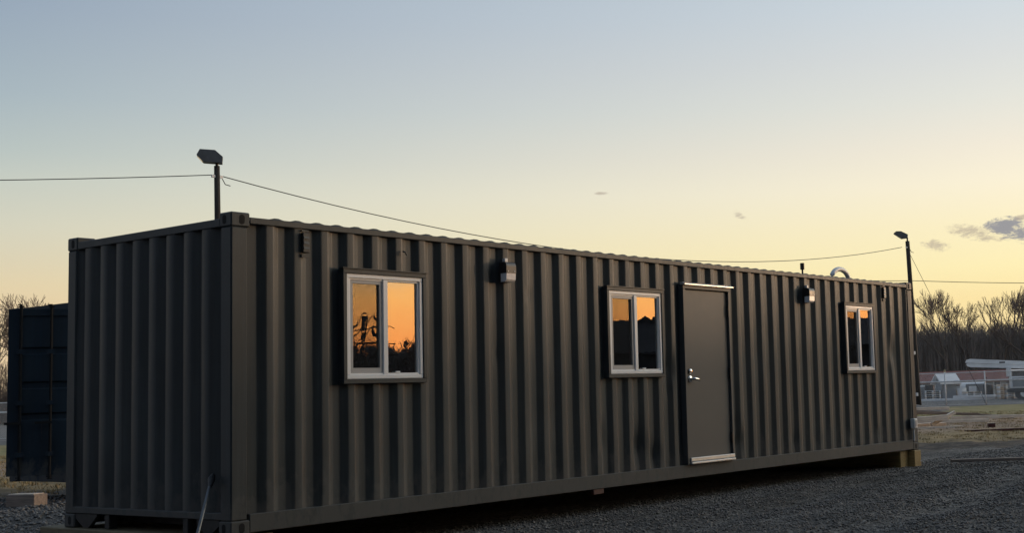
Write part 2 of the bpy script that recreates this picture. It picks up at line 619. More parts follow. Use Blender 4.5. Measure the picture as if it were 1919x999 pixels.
def build_ground():
    gx = axis(-6, 30, 0.2, 3500)
    gy = axis(-9, 14, 0.2, 3500)
    nx, ny = len(gx), len(gy)
    v = np.array([(x, y, ground_z(x, y)) for y in gy for x in gx])
    i = np.arange(nx * ny).reshape(ny, nx)
    f = np.stack([i[:-1, :-1].ravel(), i[:-1, 1:].ravel(), i[1:, 1:].ravel(), i[1:, :-1].ravel()], 1)
    g = raw_mesh('ground', v, f, 'ground', smooth=True)
    g['kind'] = 'structure'


build_ground()


def stones(name, n, area, size, material, label, keep=None):
    """loose crushed stone: squashed, jittered octahedra"""
    x0, x1, y0, y1 = area
    px = rng.uniform(x0, x1, n)
    py = rng.uniform(y0, y1, n)
    if keep is not None:
        k = keep(px, py)
        px, py = px[k], py[k]
    n = len(px)
    base = np.array([(1, 0, 0), (-1, 0, 0), (0, 1, 0), (0, -1, 0), (0, 0, 1), (0, 0, -1)], float)
    fac = np.array([(0, 2, 4), (2, 1, 4), (1, 3, 4), (3, 0, 4), (2, 0, 5), (1, 2, 5), (3, 1, 5), (0, 3, 5)])
    sz = size[0] + (size[1] - size[0]) * rng.random(n) ** 2.2
    V = base[None] * (1 + 0.45 * (rng.random((n, 6, 1)) - 0.5))
    V = V + 0.3 * (rng.random((n, 6, 3)) - 0.5)
    an = rng.random(n) * 6.283
    ca, sa = np.cos(an), np.sin(an)
    V = V * (sz[:, None] * np.stack([np.ones(n), 0.7 + 0.3 * rng.random(n), 0.5 + 0.3 * rng.random(n)], 1))[:, None, :]
    x = V[..., 0] * ca[:, None] - V[..., 1] * sa[:, None]
    y = V[..., 0] * sa[:, None] + V[..., 1] * ca[:, None]
    zz = np.array([ground_z(a, b) for a, b in zip(px, py)])
    V = np.stack([x + px[:, None], y + py[:, None], V[..., 2] + (zz + sz * 0.25)[:, None]], -1)
    F = (fac[None] + (np.arange(n) * 6)[:, None, None]).reshape(-1, 3)
    o = raw_mesh(name, V.reshape(-1, 3), F, material)
    tag(o, label, 'gravel', kind='stuff')
    return o


stones('gravel', 120000, (0.5, 19.5, -6.5, 2.2), (0.006, 0.022), 'gravel_stone', 'dark crushed stone spread over the pad in front of the container',
       keep=lambda x, y: (0.567 * x + 0.824 * y < 11.0) & (y < 0.6 + 0.0 * x) & ((y + 9.1) * 1.9 < (x + 6.4) * 1.9 * 1.35) & (rng.random(len(x)) < np.clip(1.25 - x / 24, 0.3, 1)))
stones('gravel', 16000, (-1.0, 5.4, 2.5, 11.4), (0.010, 0.045), 'gravel_stone', 'coarse dark gravel left of the container, past the timber beam',
       keep=lambda x, y: (0.567 * x + 0.824 * y < 10.9) & (y > 2.6))


stones('gravel', 1100, (0.5, 19.0, -6.5, -0.1), (0.012, 0.034), 'pale_stone', 'scattered larger paler stones on the gravel pad',
       keep=lambda x, y: (0.567 * x + 0.824 * y < 10.6))

# ------------------------------------------------------------------ the container office
L, D, H = 12.192, 2.438, 2.591
box_root = empty('shipping_container', (0, 0, 0), 'long charcoal corrugated container office with three windows and a door', 'container')

WINS = [(1.105, 2.065, 1.185, 2.19), (4.695, 5.720, 1.195, 2.195), (9.990, 10.890, 1.195, 2.205)]
DOOR = (6.10, 7.09, 0.165, 2.275)
PITCH, X0 = 0.2778, 0.275
Y_OUT, Y_IN = 0.014, 0.050


def side_profile(x):
    def f(x):
        if x < X0 or x > X0 + 42 * PITCH + 0.20:
            return Y_IN
        t = (x - X0) % PITCH
        if t < 0.068:
            return Y_IN + (Y_OUT - Y_IN) * t / 0.068
        if t < 0.138:
            return Y_OUT
        if t < 0.206:
            return Y_OUT + (Y_IN - Y_OUT) * (t - 0.138) / 0.068
        return Y_IN
    return (f(x - 0.006) + f(x) * 2 + f(x + 0.006)) / 4


DENTS = [(11.50, 1.50, 0.10, 0.22, 0.042), (11.42, 1.25, 0.06, 0.12, 0.018), (5.87, 1.28, 0.07, 0.16, 0.034), (5.85, 1.05, 0.05, 0.09, 0.012), (5.25, 0.42, 0.09, 0.16, 0.034),
         (5.55, 0.30, 0.07, 0.12, 0.032), (4.62, 0.55, 0.05, 0.16, 0.013), (7.26, 0.36, 0.07, 0.12, 0.036), (7.22, 0.62, 0.05, 0.07, 0.010), (3.05, 1.45, 0.04, 0.07, 0.008),
         (8.6, 0.30, 0.06, 0.07, 0.012), (9.2, 0.28, 0.06, 0.07, 0.012), (10.1, 0.27, 0.05, 0.06, 0.012), (10.9, 0.29, 0.06, 0.08, 0.014), (3.5, 2.05, 0.05, 0.06, 0.007)]


def dent(x, z):
    d = 0.0
    for cx, cz, sx, sz, a in DENTS:
        q = ((x - cx) / sx) ** 2 + ((z - cz) / sz) ** 2
        if q < 8:
            d += a * math.exp(-q)
    return d + 0.0022 * mnoise.noise(Vector((x * 1.3, z * 1.7, 4.2))) + 0.0012 * mnoise.noise(Vector((x * 5, z * 3, 9.2)))


def side_panel():
    xs = {0.15, L - 0.15}
    for k in range(43):
        for b in (0, 0.068, 0.138, 0.206):
            for e in (-0.009, -0.003, 0.003, 0.009):
                xs.add(X0 + PITCH * k + b + e)
    zs = set(np.linspace(0.15, 2.52, 44))
    holes = [(a + 0.03, b - 0.03, c + 0.03, d - 0.03) for a, b, c, d in WINS] + [(DOOR[0] + 0.02, DOOR[1] - 0.02, 0.15, DOOR[3] - 0.03)]
    for a, b, c, d in holes:
        xs |= {a, b}
        zs |= {c, d}
    xs = sorted(x for x in xs if 0.15 <= x <= L - 0.15)
    xs = [x for i, x in enumerate(xs) if i == 0 or x - xs[i - 1] > 1e-5]
    zs = sorted(zs)
    nx, nz = len(xs), len(zs)
    v = [(x, side_profile(x) + dent(x, z), z) for z in zs for x in xs]
    f = []
    for j in range(nz - 1):
        zc = (zs[j] + zs[j + 1]) / 2
        for i in range(nx - 1):
            xc = (xs[i] + xs[i + 1]) / 2
            if any(a < xc < b and c < zc < d for a, b, c, d in holes):
                continue
            f.append((j * nx + i, j * nx + i + 1, (j + 1) * nx + i + 1, (j + 1) * nx + i))
    o = raw_mesh('side_panel', v, f, 'charcoal_paint', box_root, smooth=True)
    o['label'] = 'corrugated long side wall with dents low down'


side_panel()


def corrugated(name, axis_, lo, hi, start, pitch, prof, place, z0, z1, parent=box_root, material='charcoal_paint', rows=10):
    """prof = [(offset, depth)] breakpoints over one pitch; place(u, depth, z) -> point"""
    us = [lo]
    ds = [prof[-1][1]]
    k = 0
    while start + k * pitch < hi - 1e-6:
        for off, dep in prof:
            u = start + k * pitch + off
            if lo < u < hi:
                us.append(u)
                ds.append(dep)
        k += 1
    us.append(hi)
    ds.append(prof[-1][1])
    zs = np.linspace(z0, z1, rows)
    n = len(us)
    v = [place(u, d + 0.0018 * mnoise.noise(Vector((u * 2, z * 2, 1.7))), z) for z in zs for u, d in zip(us, ds)]
    f = [(j * n + i, j * n + i + 1, (j + 1) * n + i + 1, (j + 1) * n + i) for j in range(rows - 1) for i in range(n - 1)]
    o = raw_mesh(name, v, f, material, parent)
    return o


# left end wall: flats at the measured 0.25 m pitch
END_PROF = [(0, 0.058), (0.048, 0.012), (0.164, 0.012), (0.212, 0.058)]
e1 = corrugated('end_panel', 1, 0.12, D - 0.12, 0.247, 0.2502, END_PROF, lambda u, d, z: (d, u, z), 0.16, 2.49)
e1['label'] = 'bluish dark corrugated end wall'
e2 = corrugated('end_panel', 1, 0.12, D - 0.12, 0.247, 0.2502, END_PROF, lambda u, d, z: (L - d, u, z), 0.16, 2.49)
corrugated('side_panel', 0, 0.15, L - 0.15, X0, PITCH, [(0, Y_IN), (0.068, Y_OUT), (0.138, Y_OUT), (0.206, Y_IN)], lambda u, d, z: (u, D - d, z), 0.15, 2.52, rows=3)
# pressed roof
def roof_pt(u, d, t):
    # the sheet runs out over the rails and turns down against them
    if t < 0.5:
        return (u, 0.0045, 2.53)
    if t > 8.5:
        return (u, D - 0.0045, 2.53)
    return (u, 0.0045 + (D - 0.009) * (t - 1) / 7, d)


corrugated('roof_panel', 0, 0.10, L - 0.10, 0.36, 0.209, [(0, 2.556), (0.030, 2.562), (0.055, 2.568), (0.095, 2.568), (0.120, 2.562), (0.150, 2.556)], roof_pt, 0, 9, rows=10)

# rails
for y0, y1 in ((0.002, 0.062), (D - 0.062, D - 0.002)):
    MB().box(0.177, L - 0.177, y0 + (0.004 if y0 > 1 else 0.0), y1, 2.503, 2.557, 0.006).build('top_side_rail', 'charcoal_paint', box_root)
    MB().box(0.177, L - 0.177, y0 - 0.0 if y0 > 1 else 0.003, y1, 0.016, 0.162, 0.005).build('bottom_side_rail', 'charcoal_paint', box_root)
for x0, x1 in ((0.004, 0.064), (L - 0.064, L - 0.004)):
    MB().box(x0, x1, 0.161, D - 0.161, 2.478, 2.546, 0.006).build('top_end_rail', 'charcoal_paint', box_root)
    MB().box(x0, x1 + (0.03 if x0 < 1 else 0), 0.12, D - 0.12, 0.126, 0.182, 0.005).build('bottom_end_rail', 'charcoal_paint', box_root)
# corner posts
for cx in (0, 1):
    for cy in (0, 1):
        x0 = 0.003 if cx == 0 else L - 0.156
        y0 = 0.004 if cy == 0 else D - 0.146
        MB().box(x0, x0 + 0.153, y0, y0 + 0.142, 0.117, H - 0.117, 0.012).build('corner_post', 'charcoal_paint', box_root)


def oval(cx, cz, w, h, n=16):
    pts = []
    for k in range(n):
        a = 2 * math.pi * k / n
        r = w / 2
        pts.append((cx + r * math.cos(a), cz + r * math.sin(a) + (h / 2 - r) * (1 if math.sin(a) >= 0 else -1)))
    return pts


def casting(cx, cy, cz):
    """ISO corner casting with black ovals for the dark of the lifting holes on both outer faces"""
    x0 = 0.0 if cx == 0 else L - 0.178
    y0 = 0.0 if cy == 0 else D - 0.162
    z0 = 0.0 if cz == 0 else H - 0.118
    o = MB().box(x0, x0 + 0.178, y0, y0 + 0.162, z0, z0 + 0.118, 0.010).build('corner_casting', 'charcoal_paint', box_root)
    # black plugs just proud of the solid casting, painting in the holes' shade
    yy = (0.0 - 0.0015) if cy == 0 else (D + 0.0015)
    xx = (0.0 - 0.0015) if cx == 0 else (L + 0.0015)
    MB().prism(oval(x0 + 0.089 + (0.012 if cx == 0 else -0.012), z0 + 0.059, 0.052, 0.080), 1, yy, yy + (0.03 if cy == 0 else -0.03)).build('hole_shade', 'hole_black', o)
    MB().prism(oval(y0 + 0.081 + (0.010 if cy == 0 else -0.010), z0 + 0.059, 0.048, 0.076), 0, xx, xx + (0.03 if cx == 0 else -0.03)).build('hole_shade', 'hole_black', o)


for cx in (0, 1):
    for cy in (0, 1):
        for cz in (0, 1):
            casting(cx, cy, cz)

# gooseneck tunnel members and gussets under the left end sill
for y in (0.622, 1.771):
    MB().box(0.010, 0.090, y - 0.035, y + 0.035, 0.004, 0.124, 0.004).build('tunnel_post', 'under_steel', box_root)
MB().prism([(2.27, 0.122), (1.93, 0.122), (1.93, 0.108), (2.06, 0.004), (2.14, 0.004), (2.27, 0.08)], 0, 0.012, 0.05).build('gusset', 'under_steel', box_root)
MB().prism([(0.17, 0.122), (0.47, 0.122), (0.47, 0.108), (0.36, 0.004), (0.28, 0.004), (0.17, 0.08)], 0, 0.012, 0.05).build('gusset', 'under_steel', box_root)
# cross members and floor
for k in range(38):
    x = 0.35 + k * 0.309
    MB().box(x - 0.022, x + 0.022, 0.064, D - 0.064, 0.03, 0.145).build('cross_member', 'under_steel', box_root)
MB().box(0.1, L - 0.1, 0.07, D - 0.07, 0.146, 0.176).build('floor', 'plywood', box_root)
# insulated lining: far wall, ceiling and a partition, seen dimly through the panes
MB().box(0.12, L - 0.12, D - 0.12, D - 0.09, 0.18, 2.44).build('lining_panel', 'liner', box_root)
MB().box(0.12, L - 0.12, 0.09, D - 0.13, 2.41, 2.44).build('lining_panel', 'liner', box_root)
for x in (3.6, 8.2):
    MB().box(x - 0.04, x + 0.04, 0.11, D - 0.13, 0.18, 2.405).build('partition', 'liner', box_root)
MB().box(0.12, 0.15, 0.11, D - 0.13, 0.18, 2.405).build('lining_panel', 'liner', box_root)
MB().box(L - 0.15, L - 0.12, 0.11, D - 0.13, 0.18, 2.405).build('lining_panel', 'liner', box_root)


def ring(mb, x0, x1, z0, z1, t, y0, y1, tb=None, bev=0.0):
    tb = t if tb is None else tb
    mb.box(x0, x1, y0, y1, z1 - t, z1, bev)
    mb.box(x0, x1, y0, y1, z0, z0 + tb, bev)
    mb.box(x0, x0 + t, y0, y1, z0 + tb, z1 - t, bev)
    mb.box(x1 - t, x1, y0, y1, z0 + tb, z1 - t, bev)
    return mb


WIN_LABEL = ['wide slider window nearest the corner, reflecting orange sunset', 'slider window just left of the door, half dark', 'narrow-looking slider window farthest along the wall']
for (x0, x1, z0, z1), lab in zip(WINS, WIN_LABEL):
    win = ring(MB(), x0, x1, z0, z1, 0.040, -0.020, 0.085, bev=0.003).build('window', 'charcoal_paint', box_root)
    win['label'] = lab
    # drip lip along the head of the steel surround
    MB().box(x0 - 0.012, x1 + 0.012, -0.030, 0.02, z1 + 0.001, z1 + 0.010).build('drip_lip', 'charcoal_paint', win)
    a0, a1, b0, b1 = x0 + 0.041, x1 - 0.041, z0 + 0.041, z1 - 0.041
    ring(MB(), a0, a1, b0, b1, 0.036, -0.010, 0.060, bev=0.004).build('vinyl_frame', 'white_vinyl', win)
    # second step of the track
    ring(MB(), a0 + 0.037, a1 - 0.037, b0 + 0.037, b1 - 0.037, 0.014, 0.003, 0.058).build('track', 'white_vinyl', win)
    xm = (a0 + a1) / 2
    MB().box(xm - 0.024, xm + 0.030, -0.006, 0.045, b0 + 0.037, b1 - 0.037, 0.004).build('meeting_rail', 'white_vinyl', win)
    # sliding sash at the left with its insect screen outside
    s0, s1 = a0 + 0.052, xm - 0.025
    ring(MB(), s0, s1, b0 + 0.052, b1 - 0.052, 0.030, 0.008, 0.050, tb=0.045).build('sash', 'sash_vinyl', win)
    MB().box(s0 + 0.031, s1 - 0.031, 0.030, 0.034, b0 + 0.098, b1 - 0.083).build('pane', 'coated_glass', win)
    MB().box(s0 + 0.031, s1 - 0.031, 0.0135, 0.0145, b0 + 0.098, b1 - 0.083).build('insect_screen', 'insect_screen', win)
    # fixed light at the right
    MB().box(xm + 0.031, a1 - 0.052, 0.024, 0.028, b0 + 0.052, b1 - 0.052).build('pane', 'coated_glass', win)
    MB().box(xm + 0.12, xm + 0.17, -0.004, 0.014, b0 + 0.052, b0 + 0.066, 0.003).build('latch', 'white_vinyl', win)
    # blinds drawn aside: a pale strip of curtain inside the right reveal
    MB().prism([(a1 - 0.12 + 0.012 * k, 0.12 + (0.015 if k % 2 else 0.0)) for k in range(8)] + [(a1 - 0.036, 0.15), (a1 - 0.12, 0.15)], 2, b0 + 0.06, b1 - 0.06).build('curtain', 'white_vinyl', win)

# door
dx0, dx1, dz0, dz1 = DOOR
door = MB().box(dx0 + 0.053, dx1 - 0.053, 0.006, 0.048, dz0 + 0.052, dz1 - 0.051, 0.003).build('door', 'door_paint', box_root)
door['label'] = 'plain grey-brown steel door with lever handle'
fr = MB()
fr.box(dx0, dx0 + 0.044, -0.022, 0.10, dz0 + 0.002, dz1 - 0.043, 0.003)
fr.box(dx1 - 0.044, dx1, -0.022, 0.10, dz0 + 0.002, dz1 - 0.043, 0.003)
fr.box(dx0, dx1, -0.022, 0.10, dz1 - 0.042, dz1, 0.003)
fr.build('door_frame', 'door_paint', door)
MB().box(dx0 - 0.02, dx1 + 0.02, 0.012, 0.10, 0.150, 0.163).build('sill_plate', 'charcoal_paint', door)
MB().prism([(-0.060, dz1 + 0.004), (-0.060, dz1 + 0.016), (-0.022, dz1 + 0.034), (0.015, dz1 + 0.040), (0.015, dz1 + 0.004)], 0, dx0 - 0.012, dx1 + 0.025).build('drip_cap', 'aluminium', door)
MB().box(dx0 + 0.046, dx1 - 0.030, -0.040, 0.003, dz0 + 0.034, dz0 + 0.076, 0.004).build('door_sweep', 'aluminium', door)
MB().box(dx0 + 0.046, dx1 - 0.030, -0.050, 0.060, dz0 + 0.004, dz0 + 0.026, 0.004).build('threshold', 'aluminium', door)
for z in (0.44, 1.225, 1.99):
    hb = MB()
    hb.tube([(dx1 - 0.047, -0.010, z - 0.065), (dx1 - 0.047, -0.010, z + 0.065)], 0.015, 10)
    hb.box(dx1 - 0.058, dx1 - 0.034, 0.001, 0.0035, z - 0.055, z + 0.055)
    hb.build('hinge', 'black_metal', door)


def disc(mb, x, y0, y1, z, r, n=20):
    return mb.tube([(x, y0, z), (x, (y0 + y1) / 2, z), (x, y1, z)], [r, r, r * 0.88], n)


hx = dx0 + 0.115
disc(MB(), hx, 0.004, -0.022, 1.255, 0.031).build('deadbolt', 'chrome', door, True)
hd = MB()
disc(hd, hx, 0.004, -0.012, 1.165, 0.042)
hd.tube([(hx, -0.012, 1.165), (hx, -0.052, 1.165)], 0.014, 12)
hd.tube([(hx - 0.014, -0.055, 1.166), (hx + 0.02, -0.060, 1.166), (hx + 0.08, -0.060, 1.160), (hx + 0.135, -0.050, 1.150)], [0.016, 0.019, 0.016, 0.012], 12)
hd.build('lever_handle', 'chrome', door, True)


# louvred vents
def vent(x, z):
    v = MB().box(x - 0.036, x + 0.036, -0.016, 0.052, z - 0.085, z + 0.085, 0.006).build('vent', 'black_metal', box_root)
    for k in range(3):
        MB().prism([(-0.017, z - 0.05 + k * 0.045), (-0.021, z - 0.056 + k * 0.045), (-0.017, z - 0.036 + k * 0.045)], 0, x - 0.028, x + 0.028).build('louvre', 'bronze_metal', v)
    MB().box(x - 0.036, x + 0.036, 0.000, 0.014, z - 0.125, z - 0.095).build('vent_flange', 'charcoal_paint', v)
    MB().box(x - 0.036, x + 0.036, 0.000, 0.014, z + 0.095, z + 0.110).build('vent_flange', 'charcoal_paint', v)


vent(0.722, 2.385)
vent(11.26, 2.395)

# roof pipe and conduit elbow
MB().tube([(9.20, 0.18, 2.55), (9.20, 0.18, 2.65)], 0.013, 10).build('vent_pipe', 'under_steel', box_root, True)
MB().tube([(9.20, 0.18, 2.645), (9.20, 0.18, 2.735)], 0.030, 14).build('vent_pipe_cap', 'black_metal', box_root)
MB().tube([(10.56 - 0.26 * math.cos(math.pi * k / 14), 0.35, 2.55 + 0.02 + 0.17 * math.sin(math.pi * k / 14)) for k in range(15)], 0.036, 12).build('conduit_elbow', 'galvanised', box_root, True)
# small hook above the first window
MB().tube([(1.80, 0.0, 2.385), (1.815, -0.02, 2.375), (1.83, -0.02, 2.35)], 0.008, 6).build('hook', 'black_metal', box_root)


# wall packs
def wall_light(x, z, label):
    r = empty('wall_light', (x, 0.012, z), label, 'wall light', 'wall packs on the container side')
    w2, dp = 0.068, 0.105
    arc = [(-dp + 0.040 - 0.040 * math.sin(a), 0.055 + 0.045 * math.cos(a)) for a in np.linspace(0, math.pi / 2, 6)]
    hood = [(0.0, -0.100), (0.0, 0.100)] + arc + [(-dp, -0.012), (-0.02, -0.012), (-0.02, -0.100)]
    MB().prism(hood, 0, -w2, w2).build('hood', 'bronze_metal', r)
    lens = [(-0.022, -0.014), (-dp + 0.003, -0.014), (-dp + 0.006, -0.078), (-dp + 0.022, -0.098), (-0.022, -0.098)]
    MB().prism(lens, 0, -w2 + 0.003, w2 - 0.003).build('lens', 'lens_frost', r)
    MB().box(-0.022, 0.022, -0.040, 0.0, 0.1005, 0.140, 0.004).build('conduit_hub', 'galvanised', r)
    for sx in (-1, 1):
        MB().tube([(sx * 0.045, -dp + 0.001, 0.005), (sx * 0.045, -dp - 0.004, 0.005)], 0.006, 8).build('screw', 'galvanised', r)


wall_light(3.125, 2.262, 'boxy bronze wall light between the big corner window and the middle window')
wall_light(8.975, 2.262, 'boxy bronze wall light between the door and the far window')

# outlet box on the far post
ob = empty('outlet_box', (11.99, 0.004, 0.412), 'small white weatherproof outlet box low on the far corner', 'outlet box')
MB().box(-0.055, 0.055, -0.075, -0.001, -0.075, 0.075, 0.010).build('cover', 'white_plastic', ob)
MB().box(-0.030, 0.030, -0.079, -0.0755, -0.045, 0.045, 0.001).build('flap', 'sash_vinyl', ob)
MB().tube([(0.0, -0.03, -0.075), (0.0, -0.03, -0.26)], 0.012, 8).build('conduit', 'galvanised', ob)

# timbers under the two ends
tb = empty('timber_beam', (0.06, 1.22, 0), 'weathered timber beam under the near left end of the container', 'timber')
MB().box(-0.10, 0.15, -1.60, 1.55, GZ + 0.01, -0.003, 0.008).build('beam', 'timber', tb)
MB().box(0.165, 0.36, -1.20, 1.35, GZ + 0.02, -0.006, 0.008).build('beam', 'timber', tb)
tb2 = empty('timber_beam', (12.05, 1.22, 0), 'yellowish timber beam under the far right corner of the container', 'timber')
MB().box(-0.09, 0.13, -1.255, 1.30, GZ - 0.03, -0.003, 0.008).build('beam', 'timber_yellow', tb2)
MB().box(-0.36, -0.10, -1.15, 1.30, GZ - 0.03, -0.004, 0.008).build('beam', 'timber_yellow', tb2)
MB().tube([(0.09, -1.26, -0.17), (0.10, -1.30, -0.175), (0.105, -1.31, -0.205)], 0.008, 6).build('steel_dog', 'galvanised', tb2)
# red marker hanging under the long rail, and unseen boards added to keep light from under it
mk = MB().box(4.43, 4.60, 0.012, 0.055, -0.040, 0.0155, 0.004).build('marker', 'rust_red', box_root)
mk['label'] = 'small dark red marker under the bottom rail'
for k in range(4):
    MB().box(0.42 + k * 2.85, 3.24 + k * 2.85, D - 0.05, D - 0.02, GZ - 0.05, 0.013).build('light_block_board', 'timber', box_root)  # unseen, added so the ground below stays dark

# steel bar leaning on the end wall
rb = empty('pry_bar', (-0.53, -0.21, GZ), 'thin steel bar leaning against the end wall near the corner', 'bar')
MB().tube([(0, 0, 0.0), (0.25, 0.21, 0.355), (0.475, 0.395, 0.68)], [0.011, 0.013, 0.012], 8).build('shaft', 'rod_steel', rb)
MB().tube([(0.455, 0.375, 0.645), (0.49, 0.405, 0.70), (0.515, 0.42, 0.735)], [0.016, 0.030, 0.018], 10).build('grip', 'black_metal', rb)

# loose timber block at the left
blk = empty('timber_block', (2.95, 8.72, ground_z(2.95, 8.72)), 'short squared timber block lying on the gravel at the left', 'timber', rz=R(-68))
MB().box(-0.22, 0.22, -0.13, 0.13, -0.01, 0.155, 0.008).build('block', 'old_board', blk)
MB().box(-0.20, 0.20, -0.11, 0.09, 0.156, 0.166, 0.003).build('pale_top', 'board_wood', blk)  # pale sheet painting in the block's lit top

# ------------------------------------------------------------------ second container, its door standing ajar
c2 = empty('shipping_container', (3.79, 8.40, 0.0), 'dark navy container behind the long one, one door standing ajar', 'container')
L2, D2, H2 = 6.058, 2.438, 2.591
corrugated('side_panel', 0, 0.15, L2 - 0.15, 0.2, PITCH, [(0, Y_IN), (0.068, Y_OUT), (0.138, Y_OUT), (0.206, Y_IN)], lambda u, d, z: (u, d, z), 0.15, 2.52, c2, 'navy_paint', 3)
corrugated('side_panel', 0, 0.15, L2 - 0.15, 0.2, PITCH, [(0, Y_IN), (0.068, Y_OUT), (0.138, Y_OUT), (0.206, Y_IN)], lambda u, d, z: (u, D2 - d, z), 0.15, 2.52, c2, 'navy_paint', 3)
corrugated('end_panel', 1, 0.12, D2 - 0.12, 0.247, 0.2502, END_PROF, lambda u, d, z: (L2 - d, u, z), 0.16, 2.49, c2, 'navy_paint', 3)
MB().box(0.10, L2 - 0.1, 0.02, D2 - 0.02, 2.545, 2.57).build('roof_panel', 'navy_paint', c2)
MB().box(0.10, L2 - 0.1, 0.07, D2 - 0.07, 0.12, 0.176).build('floor', 'plywood', c2)
for y0 in (0.002, D2 - 0.062):
    MB().box(0.17, L2 - 0.17, y0, y0 + 0.06, 2.503, 2.56).build('top_side_rail', 'navy_paint', c2)
    MB().box(0.17, L2 - 0.17, y0, y0 + 0.06, 0.016, 0.16).build('bottom_side_rail', 'navy_paint', c2)
for x0 in (0.0, L2 - 0.16):
    MB().box(x0, x0 + 0.16, 0.163, D2 - 0.163, 2.46, 2.58).build('door_header', 'navy_paint', c2)
    MB().box(x0, x0 + 0.16, 0.163, D2 - 0.163, 0.01, 0.15).build('door_sill', 'navy_paint', c2)
    for y0 in (0.0, D2 - 0.162):
        MB().box(x0, x0 + 0.16, y0, y0 + 0.162, 0.0, 2.591, 0.01).build('corner_post', 'navy_paint', c2)


def door_leaf(hinge, ang, flip, label=None):
    """leaf in local x (0..1.12 from the hinge), outer face at -y"""
    Mx = Matrix.Translation(hinge) @ Matrix.Rotation(ang, 4, 'Z') @ (Matrix.Scale(-1, 4, (0, 1, 0)) if flip else Matrix.Identity(4))
    z0, z1, wd = 0.165, 2.435, 1.13
    lb = MB()
    lb.box(0.0, 0.07, -0.028, 0.022, z0, z1)
    lb.box(wd - 0.13, wd, -0.028, 0.022, z0, z1)
    lb.box(0.07, wd - 0.13, -0.028, 0.022, z1 - 0.09, z1)
    lb.box(0.07, wd - 0.13, -0.028, 0.022, z0, z0 + 0.10)
    # panel with horizontal pressed grooves
    zz = [z0 + 0.10]
    for zc in (0.96, 1.39, 1.86):
        zz += [zc - 0.055, zc - 0.035, zc + 0.035, zc + 0.055]
    zz.append(z1 - 0.09)
    dep = [-0.010]
    for _ in range(3):
        dep += [-0.010, 0.018, 0.018, -0.010]
    dep.append(-0.010)
    vs = [(x, d, z) for z, d in zip(zz, dep) for x in (0.07, wd - 0.13)] + [(x, d + 0.012, z) for z, d in zip(zz, dep) for x in (0.07, wd - 0.13)]
    n = len(zz)
    fs = [(2 * k, 2 * k + 1, 2 * k + 3, 2 * k + 2) for k in range(n - 1)] + [(2 * n + 2 * k, 2 * n + 2 * k + 1, 2 * n + 2 * k + 3, 2 * n + 2 * k + 2) for k in range(n - 1)]
    lb.add(vs, fs)
    lf = lb.xf(Mx).build('door', 'navy_paint', c2)
    if label:
        lf['label'] = label
    for x in (0.605, 0.975):       # lock rods with cams above and below
        MB().tube([(x, -0.055, z0 - 0.05), (x, -0.055, z1 + 0.05)], 0.019, 10).xf(Mx).build('lock_rod', 'hole_black', lf)
        cm_ = MB()
        for z in (z1 + 0.022, z0 - 0.06):
            cm_.box(x - 0.035, x + 0.035, -0.075, -0.030, z, z + 0.016)
            cm_.box(x - 0.012, x + 0.045, -0.075, -0.040, z + 0.030, z + 0.046)
        cm_.xf(Mx).build('cam', 'hole_black', lf)
        for z in (0.45, 1.15, 1.85):
            MB().box(x - 0.05, x + 0.05, -0.078, -0.029, z - 0.03, z + 0.03).xf(Mx).build('rod_bracket', 'navy_paint', lf)
        MB().box(x - 0.02, x + 0.19, -0.085, -0.066, 0.86, 0.895).xf(Mx).build('rod_handle', 'hole_black', lf)


door_leaf((0.0, 0.04, 0), math.atan2(0.467, -0.884), True, 'dark navy container door standing ajar')
door_leaf((0.03, D2 - 0.165, 0), -math.pi / 2, False)
for x in (1.5, 5.2):
    s_ = empty('sleeper', (3.79 + x, 8.40 + 1.22, GZ), 'timber sleeper under the %s end of the navy container' % ('door' if x < 2 else 'closed'), 'timber')
    MB().box(-0.12, 0.12, -1.2, 1.2, -0.02, 0.245, 0.006).build('beam', 'timber', s_)


# ------------------------------------------------------------------ poles, lamps and wires
def flood(root, p, aim, prof):
    """shoebox flood head on a knuckle; p = pole top, aim = horizontal unit vector it points along"""
    a = Vector((*aim, 0)).normalized()
    b = Vector((-a.y, a.x, 0))
    up = Vector((0, 0, 1))
    tilt = 0.0
    a2 = a * math.cos(tilt) - up * math.sin(tilt)
    u2 = up * math.cos(tilt) + a * math.sin(tilt)
    O = Vector(p)
    Mx = Matrix(((a2.x, b.x, u2.x, O.x), (a2.y, b.y, u2.y, O.y), (a2.z, b.z, u2.z, O.z), (0, 0, 0, 1)))
    hd = MB()
    hd.prism(prof, 1, -0.19, 0.19)
    head = hd.xf(Mx).build('lamp_head', 'lamp_grey', root)
    q0, q1 = Vector(prof[5]), Vector(prof[0])
    nn_ = Vector((q1.y - q0.y, -(q1.x - q0.x))).normalized() * 0.012
    MB().prism([q0.lerp(q1, 0.1) + nn_ * 0.2, q0.lerp(q1, 0.9) + nn_ * 0.2, q0.lerp(q1, 0.9) + nn_, q0.lerp(q1, 0.1) + nn_], 1, -0.16, 0.16).xf(Mx).build('lens', 'lamp_glass', head)
    MB().tube([Vector(p) - up * 0.15, Vector(p) + up * 0.20], 0.045, 8).build('knuckle', 'black_metal', root)


